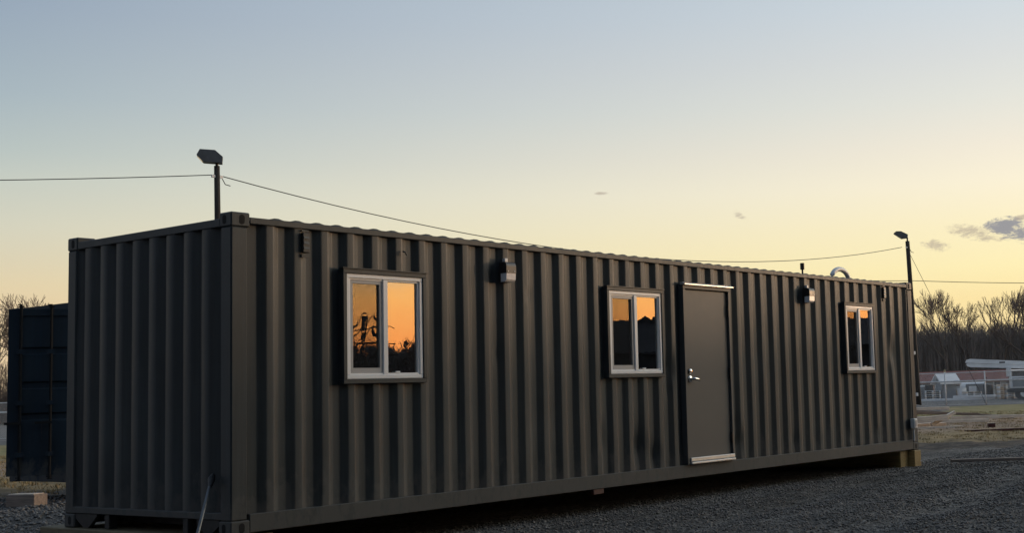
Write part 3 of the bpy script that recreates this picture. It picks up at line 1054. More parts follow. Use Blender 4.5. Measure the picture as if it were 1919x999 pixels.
def lamp_pole(base, top, r0, r1, aim, k, label):
    root = empty('street_lamp', (0, 0, 0), label, 'street lamp', 'pole lamps')
    b, t = Vector(base), Vector(top)
    MB().tube([b.lerp(t, i / 6) for i in range(7)], [r0 + (r1 - r0) * i / 6 for i in range(7)], 14).build('pole', 'pole_wood', root, True)
    flood(root, t, aim, k)
    q = b.lerp(t, 0.962)
    MB().box(q.x - r1 - 0.10, q.x + r1 + 0.10, q.y - 0.03, q.y + 0.03, q.z - 0.04, q.z + 0.04).build('wire_bracket', 'galvanised', root)
    MB().tube([q + Vector((r1 + 0.1, 0, -0.05)), q + Vector((r1 + 0.16, -0.06, -0.22)), q + Vector((r1 + 0.3, -0.12, -0.26))], 0.014, 6).build('service_loop', 'wire_black', root)
    return root


camr = (0.575, -0.818)
lamp_pole((17.47, 25.46, -0.35), (17.371, 25.534, 8.27), 0.115, 0.083, (-0.81, 0.59), [(0.57, 0.31), (0.48, 0.48), (0.05, 0.46), (-0.17, 0.26), (-0.155, 0.07), (0.38, 0.10)], 'dark pole with flood lamp rising behind the container\'s left corner')
rp = lamp_pole((56.512, 21.63, -0.40), (56.426, 21.812, 8.51), 0.145, 0.11, (-0.46, 0.89), [(0.71, 0.43), (0.57, 0.54), (0.31, 0.53), (-0.04, 0.34), (-0.02, 0.17), (0.31, 0.14)], 'leaning dark pole with flood lamp beyond the far end of the container')
for z in (2.57, 0.40):
    t = (z + 0.4) / 8.91
    c = Vector((56.512, 21.63, -0.40)).lerp(Vector((56.426, 21.812, 8.51)), t)
    MB().box(c.x - 0.21, c.x - 0.10, c.y - 0.07, c.y + 0.07, z - 0.09, z + 0.09, 0.01).build('meter_tag', 'white_plastic', rp)


def wire(a, b, sag, r, label, n=28):
    a, b = Vector(a), Vector(b)
    pts = [a.lerp(b, i / n) - Vector((0, 0, 4 * sag * (i / n) * (1 - i / n))) for i in range(n + 1)]
    o = MB().tube(pts, r, 5, False).build('overhead_wire', 'wire_black', None, True)
    return tag(o, label, 'wire', 'overhead wires')


wire((17.36, 25.55, 8.00), (56.29, 22.08, 8.20), 1.58, 0.016, 'sagging wire between the two lamp poles')
wire((17.36, 25.55, 8.00), (-14.0, 40.5, 7.6), 0.7, 0.014, 'wire leaving the left lamp pole towards the left edge')
wire((128.4, 56.7, 12.5), (137.5, 36.0, 11.2), 0.15, 0.035, 'far thin wire above the bare trees at the right')
wire((128.4, 56.7, 12.5), (110.0, 98.0, 15.3), 0.2, 0.035, 'far thin wire running on behind the container')
wire((56.434, 21.795, 8.0), (57.85, 18.4, -0.3), 0.03, 0.012, 'thin guy wire slanting down from the far lamp pole')


# ------------------------------------------------------------------ chain-link fence
def fence(a, b, step, label, h=1.80):
    a, b = Vector((*a, 0)), Vector((*b, 0))
    root = empty('chain_link_fence', (0, 0, 0), label, 'fence')
    ln = (b - a).length
    d = (b - a) / ln
    n = int(ln / step)
    zg = lambda p: GZ - 0.08
    for i in range(n + 1):
        p = a + d * (i * ln / n)
        big = i % 4 == 2
        MB().tube([(p.x, p.y, zg(p) - 0.1), (p.x, p.y, zg(p) + h + (0.22 if big else 0.05))], 0.075 if big else 0.040, 8).build('post', 'galvanised', root, True)
    for z, r in ((h, 0.028), (h * 0.745, 0.048), (0.08, 0.014)):
        MB().tube([(a.x, a.y, zg(a) + z), (b.x, b.y, zg(b) + z)], r, 6).build('rail', 'galvanised', root, True)
    # woven wires, both diagonals
    sp, r = 0.085, 0.0048
    off = Vector((-d.y, d.x, 0))
    vs, fs = [], []
    m = int((ln - h) / sp)
    for i in range(m):
        for sgn in (0, 1):
            p = a + d * (i * sp) + Vector((0, 0, zg(a) + (0.05 if sgn else h)))
            q = a + d * (i * sp + h - 0.05) + Vector((0, 0, zg(a) + (h if sgn else 0.05)))
            o = len(vs)
            for e in (p, q):
                vs += [e + off * r, e - off * r * 0.5 + Vector((0, 0, r)), e - off * r * 0.5 - Vector((0, 0, r))]
            fs += [(o, o + 1, o + 4, o + 3), (o + 1, o + 2, o + 5, o + 4), (o + 2, o, o + 3, o + 5)]
    lm = raw_mesh('link_mesh', [tuple(q) for q in vs], fs, 'galvanised', root)
    lm['kind'] = 'stuff'


fence((56.3, 26.9), (63.5, 9.5), 1.92, 'grey chain-link fence along the yard at the right')
fence((20.0, 58.0), (36.5, 49.8), 2.4, 'chain-link fence far off at the left edge')


# ------------------------------------------------------------------ things in the field at the right
def board(loc, ln, w_, t, rz, rx, label, material='board_wood', name='board', tilt=0.0):
    o = MB().box(-ln / 2, ln / 2, -w_ / 2, w_ / 2, 0, t, 0.003).build(name, material)
    o.location = loc
    o.rotation_euler = (rx, tilt, rz)
    return tag(o, label, 'board', 'scrap boards in the field')


VR = -0.955     # heading of the line of sight's right-hand side, about
gz = lambda x, y: ground_z(x, y) + 0.005
board((27.0, 7.75, gz(27, 7.75) + 0.10), 2.6, 0.20, 0.15, R(-50), 0, 'thick pale plank at the near edge of the scrap pile', tilt=R(-3))
board((27.4, 7.9, gz(27.4, 7.9)), 2.4, 0.30, 0.10, R(-48), 0, 'pale plank lying flat under the thick pale plank')
board((27.9, 6.9, gz(27.9, 6.9) + 0.20), 0.80, 0.12, 0.09, R(-40), 0, 'short stub propped up on the pale planks', tilt=R(-24))
board((26.3, 7.2, gz(26.3, 7.2)), 2.9, 0.12, 0.05, R(-58), 0, 'thin pale batten lying in front of the scrap pile')
board((30.8, 8.2, gz(30.8, 8.2) + 0.06), 2.6, 0.16, 0.09, R(-62), 0, 'long pale board right of the scrap pile, nearer')
board((32.0, 7.3, gz(32, 7.3) + 0.10), 2.3, 0.18, 0.09, R(-66), 0, 'long pale board reaching farthest right from the pile')
board((33.5, 10.2, gz(33.5, 10.2) + 0.22), 3.6, 0.16, 0.08, R(-60), 0, 'old grey plank across the back of the pile', 'old_board', tilt=R(3))
board((32.5, 10.6, gz(32.5, 10.6) + 0.36), 3.2, 0.20, 0.09, R(-63), 0, 'pale plank on top of the old grey planks')
board((34.2, 9.2, gz(34.2, 9.2) + 0.14), 3.4, 0.15, 0.08, R(-68), 0, 'dark weathered plank at the right of the pile', 'old_board', tilt=R(5))
board((31.6, 9.9, gz(31.6, 9.9) + 0.02), 2.6, 0.3, 0.18, R(-52), 0, 'stack of dark old lumber at the heart of the pile', 'old_board')
board((25.6, 3.7, gz(25.6, 3.7)), 3.0, 0.10, 0.06, R(-45), 0, 'dark rusty bar lying in the brown dirt at the right', 'rust_red')
board((11.9, -1.75, gz(11.9, -1.75) + 0.035), 2.0, 0.14, 0.04, R(-58), 0, 'wet plank lying in the gravel at the right edge', 'old_board')
sb = empty('timber_block', (28.34, 5.67, gz(28.34, 5.67)), 'small dark offcut standing alone right of the scrap pile', 'timber', rz=R(-55))
MB().box(-0.10, 0.10, -0.07, 0.07, -0.01, 0.10, 0.004).build('block', 'rust_red', sb)
MB().box(-0.095, 0.095, -0.06, 0.06, 0.101, 0.108, 0.002).build('pale_top', 'board_wood', sb)  # thin pale sheet covering the offcut's top
hp = MB()
n_, m_ = 20, 7
vs = []
for j_ in range(m_):
    for i_ in range(n_):
        r_ = 1.9 * (1 - j_ / (m_ - 1)) * (1 + 0.2 * math.sin(i_ * 2.1))
        a_ = 2 * math.pi * i_ / n_
        vs.append((r_ * math.cos(a_) * 1.2, r_ * math.sin(a_), 0.42 * (j_ / (m_ - 1)) ** 0.7 + 0.05 * mnoise.noise(Vector((r_ * 3, a_ * 2, 1)))))
fs = [(j_ * n_ + i_, j_ * n_ + (i_ + 1) % n_, (j_ + 1) * n_ + (i_ + 1) % n_, (j_ + 1) * n_ + i_) for j_ in range(m_ - 1) for i_ in range(n_)]
hp.add(vs, fs)
ho = hp.build('spoil_heap', 'spoil', None, True)
ho.location = (46.5, 17.6, GZ - 0.03)
tag(ho, 'low grey spoil heap at the foot of the far lamp pole', 'heap')


# ------------------------------------------------------------------ the yard behind the fence
def frame(o, ang):
    o.rotation_euler = (0, 0, ang)
    return o


def gable(name, loc, ang, ln, wd, eave, ridge, wall_m, roof_m, label, nwin=0, cat='building'):
    """ridge runs along local x"""
    r = frame(empty(name, loc, label, cat), ang)
    wl = MB()
    wl.box(-ln / 2, ln / 2, -wd / 2, wd / 2, -0.3, eave)
    wl.build('wall', wall_m, r)
    for s in (-1, 1):
        MB().prism([(-wd / 2, eave + 0.003), (wd / 2, eave + 0.003), (0, ridge - 0.02)], 0, s * ln / 2, s * (ln / 2 - 0.12)).build('gable_wall', wall_m, r)
    rise = ridge - eave
    for s in (-1, 1):
        MB().prism([(0, ridge), (0, ridge + 0.10), (s * (wd / 2 + 0.3), eave - rise * 0.6 / wd + 0.10), (s * (wd / 2 + 0.3), eave - rise * 0.6 / wd)], 0, -ln / 2 - 0.25, ln / 2 + 0.25).build('roof', roof_m, r)
    for i in range(nwin):
        x = -ln / 2 + ln * (i + 0.5) / nwin
        for s in (-1, 1):
            w_ = MB().box(x - 0.5, x + 0.5, s * wd / 2, s * (wd / 2 + 0.03), eave * 0.4, eave * 0.4 + 0.9).build('window', 'white_vinyl', r)
            MB().box(x - 0.43, x + 0.43, s * (wd / 2 + 0.031), s * (wd / 2 + 0.036), eave * 0.4 + 0.07, eave * 0.4 + 0.83).build('pane', 'coated_glass', w_)
    return r


cross = math.atan2(-8.9, 4.1)      # along the picture plane at the right
gable('long_shed', (175.8, 75.0, GZ - 0.2), cross, 17.0, 6.0, 1.35, 2.85, 'pale_siding', 'red_roof', 'long low shed with a faded red roof in front of the woods', nwin=6)
sh = gable('kiosk', (75.6, 28.9, GZ), cross + 0.5, 1.05, 0.85, 1.35, 1.72, 'grey_siding', 'white_truck', 'tiny grey hut with pale pitched roof behind the fence', cat='hut')
tp = empty('tripod', (76.6, 29.4, GZ), 'thin wooden tripod standing behind the tiny hut', 'tripod')
for a_ in (0.3, 2.4, 4.5):
    MB().tube([(0.42 * math.cos(a_), 0.42 * math.sin(a_), 0), (0.02 * math.cos(a_), 0.02 * math.sin(a_), 2.1)], 0.03, 6).build('leg', 'tan_tarp', tp)


def yard_item(name, loc, ang, label, cat, parts):
    r = frame(empty(name, loc, label, cat), ang)
    for nm, m, fn in parts:
        fn(MB()).build(nm, m, r)
    return r


yz = GZ
yard_item('utility_cabinet', (74.6, 30.5, yz), cross, 'grey utility cabinet with pale top left of the tiny hut', 'cabinet', [
    ('body', 'grey_siding', lambda b: b.box(-0.42, 0.42, -0.3, 0.3, 0, 0.95, 0.02)),
    ('lid', 'white_truck', lambda b: b.box(-0.47, 0.47, -0.34, 0.34, 0.951, 1.06, 0.02)),
    ('door', 'yard_grey', lambda b: b.box(-0.36, -0.02, -0.32, -0.302, 0.08, 0.86)),
    ('door', 'yard_grey', lambda b: b.box(0.02, 0.36, -0.32, -0.302, 0.08, 0.86))])
yard_item('generator', (77.2, 27.3, yz), cross, 'grey skid generator with exhaust right of the tiny hut', 'generator', [
    ('housing', 'yard_grey', lambda b: b.box(-0.8, 0.8, -0.4, 0.4, 0.22, 1.05, 0.05)),
    ('skid', 'black_metal', lambda b: b.box(-0.95, 0.95, -0.42, -0.30, 0.0, 0.2).box(-0.95, 0.95, 0.30, 0.42, 0.0, 0.2)),
    ('exhaust', 'black_metal', lambda b: b.tube([(0.5, 0, 1.05), (0.5, 0, 1.35), (0.62, 0, 1.45)], 0.05, 8)),
    ('panel', 'white_truck', lambda b: b.box(-0.6, -0.1, -0.415, -0.402, 0.5, 0.9))])
yard_item('tank', (78.5, 28.2, yz), cross, 'pale horizontal tank on saddles behind the generator', 'tank', [
    ('shell', 'white_truck', lambda b: b.tube([(-0.9, 0, 0.75), (-0.8, 0, 0.75), (0.8, 0, 0.75), (0.9, 0, 0.75)], [0.2, 0.42, 0.42, 0.2], 16)),
    ('saddle', 'yard_grey', lambda b: b.box(-0.6, -0.45, -0.3, 0.3, 0, 0.4)),
    ('saddle', 'yard_grey', lambda b: b.box(0.45, 0.6, -0.3, 0.3, 0, 0.4))])
for i_, (x_, y_, l_, dz) in enumerate([(73.4, 30.0, 2.6, 0), (73.9, 28.2, 2.9, 0), (74.4, 26.8, 3.4, 0), (74.55, 26.4, 2.8, 0.16), (76.4, 22.4, 3.2, 0), (76.5, 22.1, 2.7, 0.16)]):
    o_ = MB().box(-l_ / 2, l_ / 2, -0.11, 0.11, 0, 0.15, 0.01).build('pale_beam', 'white_truck')
    o_.location = (x_, y_, GZ + dz + 0.003)
    o_.rotation_euler = (0, 0, cross + 0.05 * (i_ % 3 - 1))
    tag(o_, ['pale beam on the ground at the left, below the utility cabinet', 'pale beam on the ground below the tiny hut', 'long pale beam on the ground right of the tiny hut', 'pale beam stacked on the long beam right of the hut',
             'pale beam on the ground beside the bucket truck', 'pale beam stacked on the beam beside the bucket truck'][i_], 'beam', 'pale beams in the yard')
for i_, (x_, y_, w_, h_, m_) in enumerate([(79.6, 31.4, 0.9, 0.75, 'grey_siding'), (80.6, 26.1, 1.1, 1.0, 'yard_grey'), (79.5, 24.9, 0.8, 1.15, 'pale_siding'), (78.4, 29.9, 0.7, 0.6, 'tan_tarp')]):
    r_ = frame(empty('crate', (x_, y_, GZ), ['low grey crate far left in the yard', 'wide dark grey crate in the middle of the yard', 'tall pale crate in front of the bucket truck', 'small tan crate behind the tiny hut'][i_], 'crate', 'crates in the yard'), cross + 0.2 * i_)
    MB().box(-w_ / 2, w_ / 2, -w_ / 2, w_ / 2, 0.08, h_, 0.01).build('body', m_, r_)
    for q_ in (-0.8, 0.0, 0.8):
        MB().box(q_ * w_ / 2 - 0.06, q_ * w_ / 2 + 0.06, -w_ / 2, w_ / 2, 0, 0.078).build('runner', 'old_board', r_)
    MB().box(-w_ / 2 - 0.01, w_ / 2 + 0.01, -w_ / 2 - 0.012, -w_ / 2 - 0.002, h_ * 0.45, h_ * 0.45 + 0.09).build('batten', 'old_board', r_)

for i_, (x_, y_, w_, h_, m_, lb_, nm_, ct_) in enumerate([
        (75.9, 30.3, 0.34, 1.05, 'black_metal', 'dark upright drum between the cabinet and the tiny hut', 'drum', 'drum'),
        (75.6, 27.75, 0.30, 0.80, 'white_truck', 'white drum just right of the tiny hut', 'drum', 'drum'),
        (76.6, 26.3, 0.32, 0.95, 'black_metal', 'dark drum right of the generator', 'drum', 'drum'),
        (76.9, 25.6, 0.30, 0.85, 'tan_tarp', 'tan drum left of the tall pale crate', 'drum', 'drum'),
        (74.2, 31.6, 0.36, 0.70, 'white_truck', 'white drum at the left end of the fence', 'drum', 'drum'),
        (77.8, 24.2, 0.34, 1.10, 'black_metal', 'dark drum beside the bucket truck', 'drum', 'drum')]):
    r_ = empty(nm_, (x_, y_, GZ), lb_, ct_, 'drums in the yard')
    MB().tube([(0, 0, 0), (0, 0, h_)], w_, 16).build('shell', m_, r_, False)
    for z_ in (0.02, h_ * 0.33, h_ * 0.66, h_ - 0.03):
        MB().tube([(0, 0, z_), (0, 0, z_ + 0.03)], w_ + 0.015, 16).build('hoop', m_, r_)
for i_, (x_, y_, n_) in enumerate([(75.0, 29.6, 5), (76.2, 24.9, 7), (75.3, 26.9, 4), (76.0, 23.4, 6)]):
    r_ = frame(empty('pallet_stack', (x_, y_, GZ), ['low stack of pale pallets in front of the tiny hut', 'tall stack of pale pallets left of the bucket truck', 'lowest stack of pale pallets in the middle of the yard', 'stack of pale pallets below the truck boom'][i_], 'pallets', 'pallet stacks in the yard'), cross + 0.15 * i_)
    for k_ in range(n_):
        b_ = MB()
        b_.box(-0.55, 0.55, -0.45, 0.45, k_ * 0.14 + 0.11, k_ * 0.14 + 0.135)
        for q_ in (-0.48, 0.0, 0.48):
            b_.box(q_ - 0.05, q_ + 0.05, -0.45, 0.45, k_ * 0.14 + 0.002, k_ * 0.14 + 0.108)
        b_.build('pallet', 'board_wood' if (k_ + i_) % 2 else 'white_truck', r_)

# bucket truck, boom stowed over the body and reaching left
tr = frame(empty('bucket_truck', (73.6, 20.6, GZ - 0.1), 'white bucket truck with its long boom stowed, at the right edge', 'truck'), cross)
MB().box(-2.9, 1.4, -1.05, 1.05, 0.55, 0.80, 0.02).build('chassis', 'black_metal', tr)
MB().box(-2.7, 0.9, -1.08, 1.08, 0.81, 1.55, 0.03).build('utility_body', 'white_truck', tr)
for i_ in range(4):
    MB().box(-2.6 + i_ * 0.86, -1.82 + i_ * 0.86, -1.10, -1.082, 0.90, 1.46, 0.004).build('locker_door', 'grey_siding', tr)
cabm = MB(); cabm.prism([(1.0, 0.6), (3.4, 0.6), (3.4, 1.25), (2.75, 1.40), (2.35, 2.15), (1.0, 2.15)], 1, -1.0, 1.0)
cb = cabm.build('cab', 'white_truck', tr)
MB().prism([(1.35, 1.45), (2.50, 1.45), (2.22, 2.02), (1.35, 2.02)], 1, -1.006, -1.002).build('side_window', 'coated_glass', cb)
MB().box(3.405, 3.46, -0.95, 0.95, 0.55, 0.78).build('bumper', 'black_metal', tr)
for x_ in (-1.9, 2.6):
    for s_ in (-1, 1):
        w_ = MB().tube([(x_, s_ * 1.0, 0.5), (x_, s_ * 0.72, 0.5)], 0.5, 22).build('wheel', 'tyre', tr)
        MB().tube([(x_, s_ * 1.012, 0.5), (x_, s_ * 0.95, 0.5)], 0.26, 16).build('rim', 'galvanised', w_)
MB().box(-0.5, 0.5, -0.45, 0.45, 1.56, 2.0, 0.04).build('turret', 'grey_siding', tr)
bt = Matrix.Translation((0, 0, 0))
boom = MB()
boom.prism([(-5.44, 2.50), (-5.32, 2.70), (-5.1, 2.75), (2.4, 2.17), (2.4, 1.94), (-5.30, 2.50)], 1, -0.20, 0.20)
bo = boom.build('boom', 'white_truck', tr)
bo['label'] = 'long white upper boom'
boom2 = MB(); boom2.prism([(-5.32, 2.30), (-5.40, 2.40), (-5.28, 2.475), (0.6, 2.08), (0.6, 1.90), (-5.1, 2.22)], 1, -0.17, 0.17)
boom2.build('boom', 'white_truck', tr)
MB().box(-3.3, -2.95, -0.21, -0.202, 2.42, 2.50).build('data_plate', 'black_metal', tr)
MB().box(-2.9, -2.6, -0.35, 0.35, 1.56, 2.16, 0.02).build('boom_rest', 'galvanised', tr)
MB().tube([(-2.75, 0.5, 1.56), (-2.75, 0.5, 1.95), (-1.5, 0.5, 1.95), (-1.5, 0.5, 1.56)], 0.04, 8).build('grab_rail', 'white_truck', tr)
bk = MB(); bk.prism([(1.7, 2.18), (2.5, 2.18), (2.6, 2.75), (1.6, 2.75)], 1, -0.45, 0.45)
bk.build('bucket', 'white_truck', tr)


# ------------------------------------------------------------------ bare trees
def grow(rg, p, d, ln, r, depth, segs, spread=0.55, minr=0.010, up=0.12):
    """recursive limb; appends (p0, p1, r0, r1)"""
    n = 3 if depth > 2 else 2
    q = np.array(p, float)
    dd = np.array(d, float)
    for i in range(n):
        dd = dd + rg.normal(0, 0.13, 3) + np.array([0, 0, up * 0.5])
        dd /= np.linalg.norm(dd)
        e = q + dd * ln / n
        r1 = max(minr, r * (1 - 0.28 * (i + 1) / n))
        segs.append((q, e, max(minr, r * (1 - 0.28 * i / n)), r1))
        q = e
        if depth > 0 and (i > 0 or depth < 3):
            for _ in range(1 if depth > 2 else 2):
                ax = rg.normal(0, 1, 3)
                ax -= ax.dot(dd) * dd
                ax /= np.linalg.norm(ax) + 1e-9
                a = spread * (0.7 + 0.7 * rg.random())
                nd = dd * math.cos(a) + ax * math.sin(a)
                nd[2] += up
                nd /= np.linalg.norm(nd)
                grow(rg, q, nd, ln * (0.58 + 0.22 * rg.random()), r1 * 0.62, depth - 1, segs, spread, minr, up)
    if depth > 0:
        grow(rg, q, dd, ln * 0.72, r1 * 0.8, depth - 1, segs, spread, minr, up)


def seg_mesh(segs, k=3):
    p0 = np.array([s[0] for s in segs]); p1 = np.array([s[1] for s in segs])
    r0 = np.array([s[2] for s in segs]); r1 = np.array([s[3] for s in segs])
    t = p1 - p0
    t /= np.linalg.norm(t, axis=1, keepdims=True) + 1e-9
    ref = np.where(np.abs(t[:, 2:3]) < 0.9, np.array([[0, 0, 1.0]]), np.array([[1.0, 0, 0]]))
    a = np.cross(t, ref); a /= np.linalg.norm(a, axis=1, keepdims=True) + 1e-9
    b = np.cross(t, a)
    V = np.empty((len(segs), 2 * k, 3))
    for i in range(k):
        w_ = 2 * math.pi * i / k
        o = a * math.cos(w_) + b * math.sin(w_)
        V[:, i] = p0 + o * r0[:, None]
        V[:, k + i] = p1 + o * r1[:, None]
    f = np.array([(i, (i + 1) % k, k + (i + 1) % k, k + i) for i in range(k)])
    F = (f[None] + (np.arange(len(segs)) * 2 * k)[:, None, None]).reshape(-1, 4)
    return V.reshape(-1, 3), F


def bare_tree(loc, h, seed, label, group, depth=5, lean=0.0, minr=0.022, spread=0.5, material='bark', trunk=0.34, name='bare_tree'):
    rg = np.random.default_rng(seed)
    root = empty(name, loc, label, 'tree', group)
    segs, tr_ = [], []
    th = h * trunk
    q = np.zeros(3)
    dd = np.array([lean, 0, 1.0])
    r = h * 0.020
    for i in range(4):
        dd = dd + rg.normal(0, 0.05, 3); dd /= np.linalg.norm(dd)
        e = q + dd * th / 4
        tr_.append((q, e, r * (1 - 0.09 * i), r * (1 - 0.09 * (i + 1))))
        q = e
        if i > 1:
            ax = rg.normal(0, 1, 3); ax[2] = 0; ax /= np.linalg.norm(ax)
            nd = dd * 0.75 + ax * 0.65; nd /= np.linalg.norm(nd)
            grow(rg, q, nd, h * 0.20, r * 0.5, depth - 2, segs, spread, minr)
    for j_ in range(3):
        ax = rg.normal(0, 1, 3); ax[2] = 0; ax /= np.linalg.norm(ax)
        nd = dd + ax * (0.35 + 0.25 * rg.random()); nd /= np.linalg.norm(nd)
        grow(rg, q, nd, h * 0.235, r * 0.55, depth - 1, segs, spread, minr)
    # scale so the top reaches h
    top = max(s[1][2] for s in segs)
    k = h / top
    sc = lambda S: [(a * k, b * k, c, d) for a, b, c, d in S]
    V, F = seg_mesh(sc(tr_), 8)
    raw_mesh('trunk', V, F, material, root)
    V, F = seg_mesh(sc(segs), 3)
    raw_mesh('crown', V, F, material, root)
    return root


RT = 'bare trees standing above the right-hand woods'
bare_tree((229.6, 99.6, -0.4), 19.8, 11, 'tall bare tree standing left of the group above the woods', RT, 5, minr=0.026, spread=0.40)
bare_tree((231.5, 96.0, -0.4), 16.8, 12, 'shorter bare tree second from the left above the woods', RT, 5, minr=0.026, spread=0.40)
bare_tree((233.8, 90.6, -0.4), 19.6, 13, 'broad bare tree third from the left above the woods', RT, 5, minr=0.026, spread=0.40)
bare_tree((235.6, 86.4, -0.4), 18.6, 14, 'bare tree at the right edge above the woods', RT, 5, minr=0.026, spread=0.40)
bare_tree((238.0, 79.0, -0.4), 19.0, 15, 'bare tree just beyond the right edge of the woods', RT, 5, minr=0.026, spread=0.40)
LT = 'bare trees at the left edge'
bare_tree((63.2, 123.8, -0.4), 13.6, 21, 'rounded bare tree behind the navy container door', LT, 5, minr=0.020, spread=0.55)
bare_tree((60.2, 125.6, -0.4), 11.6, 22, 'bare tree cut by the left edge of the picture', LT, 5, minr=0.020, spread=0.55)
bare_tree((66.5, 122.0, -0.4), 10.5, 23, 'lower bare tree hidden behind the long container\'s left end', LT, 4, minr=0.020)


def thicket(name, n, place, hmin, hmax, material, label, seed, twig=9, rr=0.05):
    """a wood too far and dense to count: stems and twigs in one mass"""
    rg = np.random.default_rng(seed)
    segs = []
    for i in range(n):
        x, y = place(rg)
        h = hmin + (hmax - hmin) * rg.random() ** 1.4
        lx, ly = rg.normal(0, 0.06, 2) * h
        b = np.array([x, y, -0.6]); m = np.array([x + lx * 0.4, y + ly * 0.4, h * 0.5]); t = np.array([x + lx, y + ly, h])
        r = rr * (0.6 + 0.8 * rg.random())
        segs.append((b, m, r * 1.5, r)); segs.append((m, t, r, 0.02))
        for k in range(twig):
            f_ = 0.10 + 0.88 * rg.random()
            p = b + (t - b) * f_
            ln = h * (0.10 + 0.15 * rg.random())
            a = rg.random() * 6.283
            q = p + np.array([math.cos(a) * ln * 0.55, math.sin(a) * ln * 0.55, ln * (0.5 + 0.5 * rg.random())])
            segs.append((p, q, r * 0.55, 0.018))
    V, F = seg_mesh(segs, 3)
    o = raw_mesh(name, V, F, material)
    return tag(o, label, 'woods', kind='stuff')


def strip(a, b, depth):
    a, b = np.array(a), np.array(b)
    d = b - a
    n = np.array([-d[1], d[0]]) / np.linalg.norm(d)
    if n[0] < 0:
        n = -n
    def f(rg):
        p = a + d * rg.random() + n * depth * rg.random()
        return p[0], p[1]
    return f


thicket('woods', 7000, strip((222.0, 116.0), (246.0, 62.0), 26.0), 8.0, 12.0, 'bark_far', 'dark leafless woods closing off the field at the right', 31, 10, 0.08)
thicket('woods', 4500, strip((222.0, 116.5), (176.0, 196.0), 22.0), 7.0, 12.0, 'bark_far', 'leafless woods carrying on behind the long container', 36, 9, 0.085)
thicket('woods', 900, strip((56.0, 128.5), (76.0, 116.0), 14.0), 2.5, 6.5, 'bark', 'pale leafless brush along the left edge', 32, 12, 0.03)

# behind and to the right of the camera: what the panes mirror, plus added sky-blocking woods
barn = gable('barn', (66.6, -47.4, GZ), math.atan2(65, 46), 12.0, 7.5, 4.0, 6.2, 'dark_siding', 'dark_roof', 'dark gabled barn mirrored in the middle window', nwin=2)
MB().prism([(-0.75, 6.0), (0.75, 6.0), (0.75, 6.28), (0.0, 6.62), (-0.75, 6.28)], 1, -0.6, 0.6).build('cupola', 'dark_roof', barn)
gable('warehouse', (83.3, -40.6, GZ), math.atan2(0.866, 0.5), 18.0, 9.0, 4.2, 6.35, 'dark_siding', 'dark_roof', 'long dark warehouse mirrored in the far window', nwin=4)
thicket('woods', 5200, strip((128, -112), (62, -158), 24.0), 5.2, 8.8, 'bark_far', 'dark treeline mirrored low in the big corner window', 33, 12, 0.16)
thicket('woods', 7500, strip((19.0, -36.0), (-34.0, -33.0), 12.0), 13.0, 20.0, 'bark_far', 'unseen bare woods added behind the viewer to block skylight', 34, 12, 0.17)  # unseen mass added to darken the left-facing rib slopes
thicket('woods', 5000, strip((-36.0, -30.0), (-46.0, 18.0), -12.0), 12.0, 18.0, 'bark_far', 'unseen bare woods added behind the viewer to the left to block skylight', 35, 12, 0.17)  # unseen, added to darken the slopes of the end wall
for i_, (x_, y_, h_) in enumerate([(104, -112, 9.0), (96, -118, 8.2)]):
    bare_tree((x_, y_, -0.4), h_, 41 + i_, ['bare tree mirrored at the right of the corner window', 'bare tree mirrored at the left of the corner window'][i_], 'mirrored bare trees', 4, minr=0.03)
ltw = empty('lattice_tower', (71.3, -82.4, GZ), 'steel lattice tower mirrored in the left pane of the corner window', 'tower')
for sx_ in (-1, 1):
    for sy_ in (-1, 1):
        MB().tube([(sx_ * 0.9, sy_ * 0.9, 0), (sx_ * 0.55, sy_ * 0.55, 8.6)], 0.06, 6).build('leg', 'under_steel', ltw)
for k_ in range(8):
    z_ = 0.6 + k_ * 1.05
    w_ = 0.9 - 0.35 * z_ / 8.6
    bb = MB()
    for s_ in (-1, 1):
        bb.tube([(-w_, s_ * w_, z_), (w_, s_ * w_, z_ + 0.9)], 0.035, 5)
        bb.tube([(s_ * w_, -w_, z_), (s_ * w_, w_, z_ + 0.9)], 0.035, 5)
    bb.build('brace', 'under_steel', ltw)
for z_ in (5.2, 6.4, 7.6):
    MB().tube([(-2.2, -1.8, z_), (2.2, 1.8, z_)], 0.06, 6).build('cross_arm', 'under_steel', ltw)


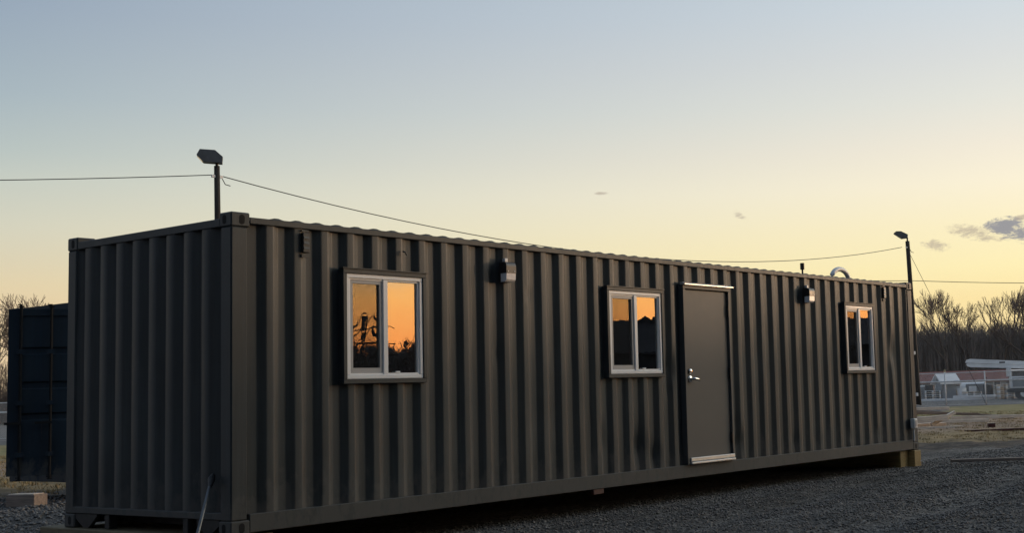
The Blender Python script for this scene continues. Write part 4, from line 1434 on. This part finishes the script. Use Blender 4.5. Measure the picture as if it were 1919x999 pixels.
# ------------------------------------------------------------------ grass tufts in the field
def tufts(n, area, cond, hrange, material, label, seed):
    rg = np.random.default_rng(seed)
    px = rg.uniform(area[0], area[1], n); py = rg.uniform(area[2], area[3], n)
    k = cond(px, py, rg); px, py = px[k], py[k]
    V, F = [], []
    for x, y in zip(px, py):
        z = ground_z(x, y)
        h = rg.uniform(*hrange)
        for _ in range(7):
            a = rg.random() * 6.283
            b = rg.random() * 6.283
            ox, oy = rg.normal(0, 0.05, 2)
            w_ = 0.010
            l = h * (0.2 + 0.7 * rg.random())
            o = len(V)
            V += [(x + ox - w_ * math.cos(b), y + oy - w_ * math.sin(b), z - 0.01), (x + ox + w_ * math.cos(b), y + oy + w_ * math.sin(b), z - 0.01), (x + ox + l * math.cos(a), y + oy + l * math.sin(a), z + h * rg.uniform(0.5, 1))]
            F.append((o, o + 1, o + 2))
    o = raw_mesh('dry_grass', V, F, material)
    return tag(o, label, 'grass', kind='stuff')


SS = lambda x, y: 0.567 * x + 0.824 * y
tufts(9000, (12, 44, -6, 20), lambda x, y, rg: (SS(x, y) > 13.0 + rg.normal(0, 0.6, len(x))) & (SS(x, y) < 36) & (y < (x + 6.4) * 0.62 - 8.4) & (y > (x + 6.4) * 0.30 - 9.1), (0.02, 0.08), 'olive_grass', 'dry tufted grass beyond the gravel at the right', 51)
tufts(5000, (3, 16, 10, 30), lambda x, y, rg: (SS(x, y) > 11.6) & (y > (x + 6.4) * 1.55 - 9.1), (0.03, 0.10), 'dry_grass', 'dry straw-coloured grass behind the timber block at the left', 52)


# ------------------------------------------------------------------ thin evening air
hz = MB().box(-5200, 5200, -5200, 5200, GZ - 1.6, 26.0).build('haze', 'wire_black')
hz.data.materials.clear()
hm = bpy.data.materials.new('haze_air')
hm.use_nodes = True
hm.node_tree.nodes.clear()
hw = NT(hm.node_tree)
ho_ = hw.n('ShaderNodeOutputMaterial')
hv = hw.n('ShaderNodeVolumePrincipled')
hv.inputs['Color'].default_value = (0.86, 0.88, 0.92, 1)
hv.inputs['Density'].default_value = 0.00010
hw.link(hv.outputs[0], ho_.inputs['Volume'])
hz.data.materials.append(hm)
tag(hz, 'thin evening haze over the field and woods', 'haze', kind='stuff')
